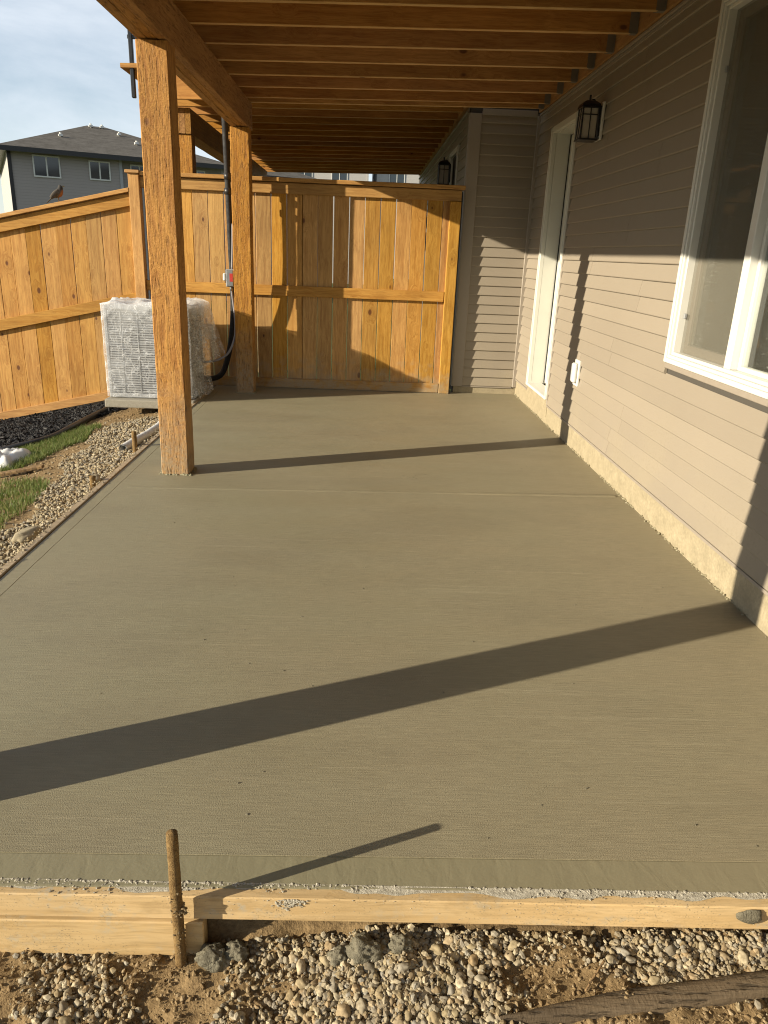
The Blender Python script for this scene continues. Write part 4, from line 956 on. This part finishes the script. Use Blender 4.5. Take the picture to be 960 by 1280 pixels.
# ------------------------------------------------------------------ left yard
def inside(p, poly):
    c = False; n_ = len(poly)
    for i in range(n_):
        (x1, y1), (x2, y2) = poly[i], poly[(i + 1) % n_]
        if (y1 > p[1]) != (y2 > p[1]) and p[0] < (x2 - x1) * (p[1] - y1) / (y2 - y1) + x1: c = not c
    return c
G1 = [(-2.90, 5.72), (-3.20, 6.30), (-2.95, 6.58), (-2.80, 7.05), (-2.72, 7.2), (-2.52, 7.10), (-2.46, 6.55), (-2.62, 6.06), (-2.69, 5.66)]
G2 = [(-6.5, 5.9), (-3.3, 5.45), (-2.66, 5.30), (-2.27, 5.20), (-2.13, 4.93), (-2.07, 4.48), (-2.10, 4.10), (-2.05, 3.4), (-2.3, 2.0), (-6.5, 1.5)]
def grass(name, regions, label):
    vs, fs = [], []
    for poly, n_, hh in regions:
        x0, x1 = min(p[0] for p in poly), max(p[0] for p in poly); y0, y1 = min(p[1] for p in poly), max(p[1] for p in poly)
        for _ in range(n_):
            x, y = rnd.uniform(x0, x1), rnd.uniform(y0, y1)
            if not inside((x + 0.06 * noise.noise(Vector((x * 9, y * 9, 1))), y + 0.09 * noise.noise(Vector((x * 8, y * 8, 4)))), poly): continue
            if noise.noise(Vector((x * 7, y * 7, 2))) < -0.38: continue
            z = bumpy(x, y) - 0.004; h = hh * rnd.uniform(0.5, 1.2); a = rnd.uniform(0, 6.28); ln = rnd.uniform(0.2, 0.9) * h; w = rnd.uniform(0.0016, 0.0032)
            dx, dy = math.cos(a), math.sin(a); b = len(vs)
            vs += [(x - dy * w, y + dx * w, z), (x + dy * w, y - dx * w, z), (x + dx * ln * 0.35 - dy * w * 0.7, y + dy * ln * 0.35 + dx * w * 0.7, z + h * 0.6), (x + dx * ln * 0.35 + dy * w * 0.7, y + dy * ln * 0.35 - dx * w * 0.7, z + h * 0.6), (x + dx * ln, y + dy * ln, z + h)]
            fs += [(b, b + 1, b + 3, b + 2), (b + 2, b + 3, b + 4)]
    return link(name, mesh_from(name, vs, fs), M['grass'], kind='stuff', label=label)
grass('grass', [(G1, 14000, 0.055), ([p for p in G2 if p[0] > -5] + [(-3.3, 2.0)], 22000, 0.055), ([(-3.3, 5.45), (-6.4, 5.9), (-6.4, 1.6), (-3.3, 2.0)], 12000, 0.06)], 'short green lawn grass left of the gravel strip')
# mulch chips
MU = [(-6.5, 7.3), (-4.2, 6.75), (-3.15, 6.55), (-2.93, 6.72), (-2.82, 7.1), (-2.80, 7.6), (-2.56, 8.0), (-2.55, 8.50), (-6.5, 8.50)]
vs, fs = [], []
for _ in range(15000):
    x, y = rnd.uniform(-4.9, -2.5), rnd.uniform(6.5, 8.5)
    if not inside((x, y), MU): continue
    z = bumpy(x, y) + rnd.uniform(0.0, 0.035); l, w, t = rnd.uniform(0.012, 0.045), rnd.uniform(0.004, 0.012), 0.003
    mt = Matrix.Rotation(rnd.uniform(0, 6.28), 3, 'Z') @ Matrix.Rotation(rnd.gauss(0, 0.5), 3, 'Y') @ Matrix.Rotation(rnd.gauss(0, 0.6), 3, 'X'); b = len(vs)
    for c in ((-l, -w, -t), (l * 0.9, -w * 0.6, -t), (l, w, -t), (-l * 0.8, w * 0.8, -t), (-l * 0.9, -w * 0.8, t), (l * 0.8, -w * 0.5, t), (l * 0.9, w * 0.8, t), (-l * 0.7, w * 0.7, t)):
        q = mt @ Vector(c); vs.append((x + q.x, y + q.y, z + q.z))
    fs += [tuple(b + i for i in f) for f in ((4, 5, 6, 7), (0, 1, 5, 4), (1, 2, 6, 5), (2, 3, 7, 6), (3, 0, 4, 7))]
vb, fb_ = [], []
link('mulch', mesh_from('mulch', vs, fs), M['mulch'], kind='stuff', label='black shredded bark mulch along the sloping fence')
nb_ = 60
mv = [(x, y, bumpy(x, y) + 0.012) for y in [6.4 + 2.1 * j / 40 for j in range(41)] for x in [-5.0 + 2.45 * i / 50 for i in range(51)]]
mf = [(j * 51 + i, j * 51 + i + 1, (j + 1) * 51 + i + 1, (j + 1) * 51 + i) for j in range(40) for i in range(50) if inside((mv[j * 51 + i][0] + 0.02, mv[j * 51 + i][1] + 0.02), MU)]
link('mulch_bed', mesh_from('mulch_bed', mv, mf, True), M['mulch'], kind='structure')
ed = [(-2.68, 8.02), (-2.76, 7.75), (-2.79, 7.45), (-2.80, 7.1), (-2.87, 6.78), (-3.02, 6.58), (-3.4, 6.45), (-4.2, 6.6), (-5.2, 6.9)]
tube('garden_edging', [(x, y, bumpy(x, y) + 0.045) for x, y in ed], 0.027, M['blackplastic'], None, 10, label='black plastic edging curving along the mulch bed', category='edging')
# buried edging tip at the far left and white plastic scraps
def scrap(name, c, sx, sy, h, label, cat, seed):
    vs, fs = [], []; n_ = 34
    for j in range(n_ + 1):
        for i in range(n_ + 1):
            u, v = i / n_ * 2 - 1, j / n_ * 2 - 1; k = math.sqrt(max(0, 1 - 0.9 * max(abs(u), abs(v)) ** 2.2)); 
            w = 1 + 0.25 * noise.noise(Vector((u * 1.5, v * 1.5, seed)))
            x, y = c[0] + sx * u * w, c[1] + sy * v * w
            vs.append((x, y, bumpy(x, y) + 0.01 + h * max(0, k - 0.31) * (1 + 0.55 * noise.noise(Vector((u * 3, v * 3, seed + 4))) + 0.3 * (1 - abs(noise.noise(Vector((u * 7, v * 7, seed))))) ** 3)))
    for j in range(n_):
        for i in range(n_): fs.append((j * (n_ + 1) + i, j * (n_ + 1) + i + 1, (j + 1) * (n_ + 1) + i + 1, (j + 1) * (n_ + 1) + i))
    return link(name, mesh_from(name, vs, fs, True), M['whiteplastic'], label=label, category=cat)
scrap('plastic_sheet', (-3.05, 6.02), 0.25, 0.24, 0.14, 'crumpled white plastic sheet lying on the grass by the mulch', 'plastic sheet', 2)
# rolled plastic beside the slab with an open end
rp = smooth_path([(-1.86, 5.70, -0.035), (-1.83, 5.95, -0.03), (-1.79, 6.2, -0.025), (-1.775, 6.55, -0.025)], 12)
o0 = rp[0].copy(); b_ = bmesh.new(); add_tube(b_, [p - o0 for p in rp], [0.036 + 0.006 * noise.noise(Vector((i * 0.5, 2, 2))) for i in range(len(rp))], 14, False)
b2_ = bmesh.new(); add_tube(b2_, [p - o0 for p in rp[:8]], 0.026, 12, False)
rl = thing('plastic_roll', 'white rolled plastic tube lying along the slab edge beside a stake', 'plastic roll', o0)
link('outer_layer', bm_mesh('outer_layer', b_, True), M['whiteplastic'], rl, o0); link('inner_layer', bm_mesh('inner_layer', b2_, True), M['whiteplastic'], rl, o0)
# flat scraps of wood in the gravel
def lump_obj(name, loc, s3, mat, label, cat, seed, rz=0, **kw):
    b_ = bmesh.new(); bmesh.ops.create_icosphere(b_, subdivisions=3, radius=1)
    for v in b_.verts:
        n_ = 1 + 0.35 * noise.noise(v.co * 1.3 + Vector((seed, 0, 0))) + 0.12 * noise.noise(v.co * 4 + Vector((seed, 0, 0))); v.co = Vector((v.co.x * s3[0] * n_, v.co.y * s3[1] * n_, v.co.z * s3[2] * n_))
    o = link(name, bm_mesh(name, b_, True), mat, None, loc, label=label, category=cat, **kw); o.rotation_euler.z = rz; return o
lump_obj('rock', (-1.80, 3.82, -0.03), (0.05, 0.10, 0.03), M['parge'], 'pale flat lump of dried concrete at the left slab edge', 'rock', 3, -0.3)
lump_obj('rock', (-1.79, 4.86, -0.03), (0.035, 0.07, 0.03), M['parge'], 'pale lump of concrete beside the low stake stub', 'rock', 8, 0.2)
b_ = bmesh.new(); add_box(b_, -0.42, 0.42, -0.03, 0.03, -0.012, 0.012, 0.004)
o = link('scrap_board', bm_mesh('scrap_board', b_), M['stake'], None, (-2.85, 5.52, -0.24), label='weathered scrap of wood lying between the two grass patches', category='board'); o.rotation_euler = (0, -0.19, 0.12)

# ------------------------------------------------------------------ gravel
def left_ok(x, y):
    edge = -2.02 - 0.42 * min(1, max(0, (y - 4.2) / 2.4)) + 0.13 * noise.noise(Vector((y * 2.2, 3, 3)))
    if y > 7.15: return False
    return edge < x < -1.735
items = []
while len(items) < 8500:
    x, y = rnd.uniform(-2.6, -1.735), rnd.uniform(1.8, 7.2)
    if not left_ok(x, y): continue
    items.append((x, y, bumpy(x, y) + rnd.uniform(0.0, 0.012), rnd.uniform(0.006, 0.017), rnd.uniform(0, 6.28)))
for _ in range(260):
    y = rnd.uniform(2.5, 7.0); items.append((rnd.uniform(-1.735, -1.662) , y, 0.008, rnd.uniform(0.003, 0.010), rnd.uniform(0, 6.28)))
for _ in range(700):
    x, y = rnd.uniform(-2.75, -1.74), rnd.uniform(3.6, 7.4)
    items.append((x, y, bumpy(x, y) + 0.002, rnd.uniform(0.005, 0.013), rnd.uniform(0, 6.28)))
link('gravel', chunk_mesh('gravel', items, 1, 21), M['stones'], kind='stuff', label='pale gravel strip along the left edge of the slab')
# foreground gravel: the largest stones are parts of the ground, the rest one mass
def density(x, y):
    d_ = 0.5 + 0.9 * noise.noise(Vector((x * 2.4, y * 2.4, 9))) + 0.25 * min(1, max(-1, (x + 0.25) * 3))
    if 0.22 < x < 0.62 and y < 1.34: d_ -= 0.35
    if x < -0.30: d_ -= 0.45
    if x > 0.45 and y < 1.30: d_ -= 0.5
    if x > 0.15: d_ -= 0.42
    return d_
fine, bigst = [], []
grid = {}
def free(x, y, r_):
    for gx_ in range(int(x / 0.05) - 1, int(x / 0.05) + 2):
        for gy_ in range(int(y / 0.05) - 1, int(y / 0.05) + 2):
            for (a, b, c) in grid.get((gx_, gy_), ()):
                if (a - x) ** 2 + (b - y) ** 2 < (0.75 * (c + r_)) ** 2: return False
    return True
tries = 0
while len(bigst) < 300 and tries < 60000:
    tries += 1
    x, y = rnd.uniform(-0.86, 1.10), rnd.uniform(1.21, 1.395)
    r_ = rnd.uniform(0.0095, 0.015) if rnd.random() < 0.86 else rnd.uniform(0.015, 0.020)
    if density(x, y) < rnd.uniform(0.15, 0.75) or not free(x, y, r_): continue
    grid.setdefault((int(x / 0.05), int(y / 0.05)), []).append((x, y, r_)); bigst.append((x, y, r_))
svar = []
for k in range(12):
    b_ = bmesh.new(); bmesh.ops.create_icosphere(b_, subdivisions=3, radius=1)
    sx, sy, sz = rnd.uniform(0.9, 1.35), rnd.uniform(0.7, 1.0), rnd.uniform(0.55, 0.8)
    for v in b_.verts:
        n_ = 1 + 0.34 * noise.noise(v.co * 1.2 + Vector((k * 5, 0, 0))) + 0.15 * noise.noise(v.co * 2.6 + Vector((k * 5, 3, 0))); v.co = Vector((v.co.x * sx * n_, v.co.y * sy * n_, v.co.z * sz * n_))
    svar.append(bm_mesh('stone', b_, True)); svar[-1].materials.append(M['stone'])
for (x, y, r_) in bigst:
    o = link('stone', svar[rnd.randrange(12)], None, ground, (x, y, bumpy(x, y) + r_ * rnd.uniform(0.0, 0.45))); o.scale = (r_, r_, r_); o.rotation_euler = (rnd.gauss(0, 0.35), rnd.gauss(0, 0.35), rnd.uniform(0, 6.28))
n_ = 0
while len(fine) < 13000:
    x, y = rnd.uniform(-1.6, 1.75), (rnd.uniform(1.15, 1.42) if rnd.random() < 0.8 else rnd.uniform(0.6, 1.2))
    if density(x, y) < rnd.uniform(-0.1, 0.55): continue
    fine.append((x, y, bumpy(x, y) + rnd.uniform(-0.002, 0.010), 0.003 + 0.0085 * rnd.random() ** 2.2, rnd.uniform(0, 6.28)))
link('gravel', chunk_mesh('gravel', fine, 1, 33), M['stones'], kind='stuff', label='mixed pebbles and small stones on the soil in front of the form board')
crumbs = []
while len(crumbs) < 9000:
    x, y = rnd.uniform(-1.3, 1.4), rnd.uniform(1.1, 1.42)
    crumbs.append((x, y, bumpy(x, y) + rnd.uniform(-0.001, 0.004), 0.0015 + 0.007 * rnd.random() ** 3, rnd.uniform(0, 6.28)))
for _ in range(2500):
    x, y = rnd.uniform(-2.7, -1.74), rnd.uniform(3.5, 8.0); crumbs.append((x, y, bumpy(x, y) + 0.002, rnd.uniform(0.003, 0.013), 0))
link('soil_crumbs', chunk_mesh('soil_crumbs', crumbs, 1, 41), M['crumb'], kind='stuff', label='loose clods of brown soil among the pebbles')
for i, (x, y, s_, lab) in enumerate(((-0.325, 1.372, 0.033, 'dark grey lump of spilled cement right of the tall stake'), (0.045, 1.365, 0.034, 'dark grey lump of spilled cement under the middle of the form board'), (-0.015, 1.36, 0.022, 'small dark cement lump left of the middle lump'), (-0.27, 1.385, 0.024, 'small dark cement lump in the shadow under the form board end'), (0.135, 1.37, 0.024, 'dark cement lump in the shaded hollow under the form board'))):
    b_ = bmesh.new(); bmesh.ops.create_icosphere(b_, subdivisions=4, radius=1)
    for v in b_.verts:
        q = v.co.copy(); n_ = 1 + 0.4 * noise.noise(q * 1.2 + Vector((i * 9, 0, 0))) + 0.28 * noise.noise(q * 3.5 + Vector((i * 9, 0, 0))) + 0.14 * noise.noise(q * 9); v.co = Vector((q.x * n_ * 1.15, q.y * n_ * 0.9, q.z * n_ * 0.85)) * s_
    link('cement_lump', bm_mesh('cement_lump', b_, True), M['wetlump'], None, (x, y, bumpy(x, y) + s_ * 0.45), label=lab, category='cement lump', group='lumps of spilled cement by the form board')
# half buried dark plank at the lower right
pb = bmesh.new()
pts_t = [(-0.05 + 1.15 * i / 40) for i in range(41)]
vs, fs = [], []
for i in range(41):
    t = i / 40; x = 0.36 + 0.85 * t; yc = 1.226 + 0.108 * t; w = 0.004 + 0.021 * min(1, t * 3.2) + 0.003 * noise.noise(Vector((t * 9, 1, 1)))
    for (dy, dz) in ((-w, -0.02), (-w, 0.009), (-w * 0.5, 0.013), (w * 0.4, 0.014), (w, 0.010), (w, -0.02)):
        vs.append((x - dy * 0.1, yc + dy - 0.015, height(x, yc) + 0.006 + dz + 0.002 * noise.noise(Vector((x * 22, dy * 40, 2)))))
for i in range(40):
    for j in range(5): fs.append((i * 6 + j, (i + 1) * 6 + j, (i + 1) * 6 + j + 1, i * 6 + j + 1))
link('plank', mesh_from('plank', vs, fs, True), M['plank'], label='dark muddy plank half buried in the soil at lower right', category='plank')
tube('twig', [(0.575, 1.272, bumpy(0.575, 1.272) + 0.010), (0.60, 1.295, bumpy(0.6, 1.295) + 0.022), (0.632, 1.325, bumpy(0.632, 1.325) + 0.026)], 0.0028, M['stake'], None, 6, label='thin pale twig among the pebbles at lower right', category='twig')

# ------------------------------------------------------------------ bird
bx, bz = -3.235, fz(-3.235, 2.035)
bird = thing('bird', 'brown robin with rusty breast perched on the sloping fence cap', 'bird', (bx, FY - 0.02, bz))
def skin_body():
    pts = [(-0.045, 0, 0.055, 0.018), (-0.02, 0, 0.072, 0.034), (0.008, 0, 0.092, 0.042), (0.022, 0, 0.118, 0.034), (0.028, 0, 0.138, 0.024), (0.034, 0, 0.155, 0.024), (0.042, 0, 0.164, 0.016)]
    b_ = bmesh.new(); rings = []; n_ = 14; P_ = [Vector(p[:3]) for p in pts]
    path = smooth_path(P_, 4); rr = []
    for i in range(len(path)):
        t = i / 4; k = min(int(t), len(pts) - 2); f = t - k; rr.append(pts[k][3] * (1 - f) + pts[k + 1][3] * f)
    rr[0] *= 0.5; rr[-1] *= 0.55
    add_tube(b_, path, rr, n_); return bm_mesh('body', b_, True)
link('body', skin_body(), M['feather'], bird, (0, 0, 0), local=True)
b_ = bmesh.new(); add_tube(b_, [(0, 0, 0), (0.010, 0, 0.0), (0.022, 0, -0.003)], [0.006, 0.004, 0.001], 6); link('beak', bm_mesh('beak', b_, True), plain('beak', (0.35, 0.25, 0.05), 0.5), bird, (0.052, 0, 0.160), local=True)
for s_ in (-1, 1):
    b_ = bmesh.new(); bmesh.ops.create_icosphere(b_, subdivisions=2, radius=1)
    for v in b_.verts: v.co = Vector((v.co.x * 0.055 - max(0, -v.co.x) * 0.02, v.co.y * 0.010, v.co.z * 0.024))
    w_ = link('wing', bm_mesh('wing', b_, True), M['wingfeather'], bird, (-0.022, s_ * 0.036, 0.086), local=True); w_.rotation_euler = (0, -0.75, s_ * -0.12)
    b_ = bmesh.new(); bmesh.ops.create_icosphere(b_, subdivisions=1, radius=0.004); link('eye', bm_mesh('eye', b_, True), M['black'], bird, (0.042, s_ * 0.020, 0.160), local=True)
    b_ = bmesh.new(); add_tube(b_, [(0, 0, 0.05), (0.004, 0, 0.02), (0.0, 0, 0.0), (0.022, 0, 0.001)], [0.006, 0.003, 0.003, 0.002], 6); link('leg', bm_mesh('leg', b_, True), M['stake'], bird, (0.0, s_ * 0.014, 0.001), local=True)
b_ = bmesh.new(); add_box(b_, -0.11, 0, -0.016, 0.016, -0.004, 0.004, 0.002); tl_ = link('tail', bm_mesh('tail', b_), M['wingfeather'], bird, (-0.036, 0, 0.062), local=True); tl_.rotation_euler = (0, -0.72, 0)
bird.rotation_euler.z = 0.25

# ------------------------------------------------------------------ far houses
def far_house(label, loc, rz, W, D, zb, ze, rise, over, wallm, sidem, windows, group=None, ridge=0.4, step=None, vents=()):
    h_ = thing('house', label, 'house', loc, group, rz)
    def lb(name, x0, x1, y0, y1, z0, z1, mat, par=h_, bev=0, **k):
        off = Vector((0, 0, 0)) if par is h_ else Vector(par.location)
        b_ = bmesh.new(); add_box(b_, x0 - off.x, x1 - off.x, y0 - off.y, y1 - off.y, z0 - off.z, z1 - off.z, bev); return link(name, bm_mesh(name, b_), mat, par, (0, 0, 0), local=True, **k)
    if step: lb('wall', 0, step[0], 0, D, zb, ze, wallm); lb('wall', step[0] + 0.002, W, step[1], D, zb, ze, wallm)
    else: lb('wall', 0, W, 0, D, zb, ze, wallm)
    lb('side_wall', -0.06, -0.003, 0.02, D, zb, ze, sidem)
    for (cx, cy) in ((0, 0), (W, 0)): lb('corner_board', cx - 0.07, cx + 0.07, cy - 0.04, cy + 0.07 - 0.07 * (cx > 0), zb, ze - 0.01, M['fascia'] if cx == 0 else wallm)
    if step: lb('corner_board', step[0] - 0.12, step[0] - 0.001, -0.03, -0.002, zb, ze - 0.01, M['acmetal'])
    o_ = over; b_ = bmesh.new()
    A = [b_.verts.new(p) for p in ((-o_, -o_, ze), (W + o_, -o_, ze), (W + o_, D + o_, ze), (-o_, D + o_, ze))]
    r0, r1 = (W * (0.5 - ridge / 2), D / 2), (W * (0.5 + ridge / 2), D / 2)
    T = [b_.verts.new((r0[0], r0[1], ze + rise)), b_.verts.new((r1[0], r1[1], ze + rise))]
    b_.faces.new((A[0], A[1], T[1], T[0])); b_.faces.new((A[1], A[2], T[1])); b_.faces.new((A[2], A[3], T[0], T[1])); b_.faces.new((A[3], A[0], T[0])); b_.faces.new(A[::-1])
    rf = link('roof', bm_mesh('roof', b_), M['shingle'], h_, local=True)
    lb('fascia', -o_ - 0.02, W + o_ + 0.02, -o_ - 0.03, -o_ - 0.002, ze - 0.16, ze + 0.02, M['fascia']); lb('fascia', -o_ - 0.03, -o_ - 0.002, -o_, D + o_, ze - 0.16, ze + 0.02, M['fascia'])
    lb('soffit', -o_, W + o_, -o_, D + o_, ze - 0.03, ze - 0.012, M['far_pale'])
    for (x0, x1, z0, z1, dy) in windows:
        wf = link('window', None, None, h_, ((x0 + x1) / 2, dy, (z0 + z1) / 2), local=True); fr = 0.05
        for nm, a, b, c, e in (('frame', x0, x0 + fr, z0, z1), ('frame', x1 - fr, x1, z0, z1), ('frame', x0 + fr, x1 - fr, z0, z0 + fr), ('frame', x0 + fr, x1 - fr, z1 - fr, z1), ('mullion', (x0 + x1) / 2 - fr / 2, (x0 + x1) / 2 + fr / 2, z0 + fr, z1 - fr)):
            lb(nm, a, b, dy - 0.05, dy - 0.001, c, e, M['white'], wf)
        lb('pane', x0 + fr, (x0 + x1) / 2 - fr / 2, dy - 0.022, dy - 0.004, z0 + fr, z1 - fr, M['farglass'], wf); lb('pane', (x0 + x1) / 2 + fr / 2, x1 - fr, dy - 0.022, dy - 0.004, z0 + fr, z1 - fr, M['farglass'], wf)
    for (u, v, s_) in vents:       # roof vents on the front slope
        yv = -o_ + v * (D / 2 + o_); zv = ze + rise * v
        vb_ = bmesh.new(); add_tube(vb_, [(u, yv, zv - 0.1), (u, yv, zv + 0.28 * s_)], 0.045, 8); add_box(vb_, u - 0.14 * s_, u + 0.14 * s_, yv - 0.12, yv + 0.12, zv + 0.02, zv + 0.10)
        link('roof_vent', bm_mesh('roof_vent', vb_), M['white'], h_, local=True)
    return h_
FH = (-13.95, 32.0, 0.0)
far_house('two storey grey house with dark hip roof beyond the left fence', FH, R(25.5), 8.4, 14.0, -1.3, 4.78, 1.92, 0.5, M['far_grey'], M['far_pale'],
          [(0.82, 1.82, 3.80, 4.60, 0.0), (2.9, 3.72, 3.84, 4.56, 0.0), (4.55, 5.3, 3.86, 4.56, 0.25), (7.0, 7.7, 3.86, 4.56, 0.25)], ridge=0.1, step=(4.2, 0.25), vents=((2.2, 0.45, 0.6), (3.9, 0.93, 0.6), (4.4, 0.93, 0.6), (4.9, 0.7, 0.55), (5.3, 0.42, 0.6)))
far_house('pale far house glimpsed through the gap between fence top and deck', (-9.5, 60.0, 0.0), R(2), 9.5, 9, -1, 9.5, 2.5, 0.4, M['far_pale'], M['far_pale'], [(1.5, 2.6, 6.0, 7.2, 0), (4.2, 5.4, 6.0, 7.2, 0), (6.8, 8.0, 6.0, 7.2, 0)])
far_house('pale far house at right end of the gap above the fence', (0.6, 61.0, 0.0), R(1), 5.2, 9, -1, 9.4, 2.5, 0.2, M['far_pale'], M['far_pink'], [(1.0, 2.2, 6.0, 7.2, 0)])
far_house('cream sunlit house just visible right of the grey house beyond the fence', (-7.1, 44.0, 0.0), R(30), 5.0, 6, -1, 5.25, 0.9, 0.2, M['far_pale'], M['far_pale'], [])
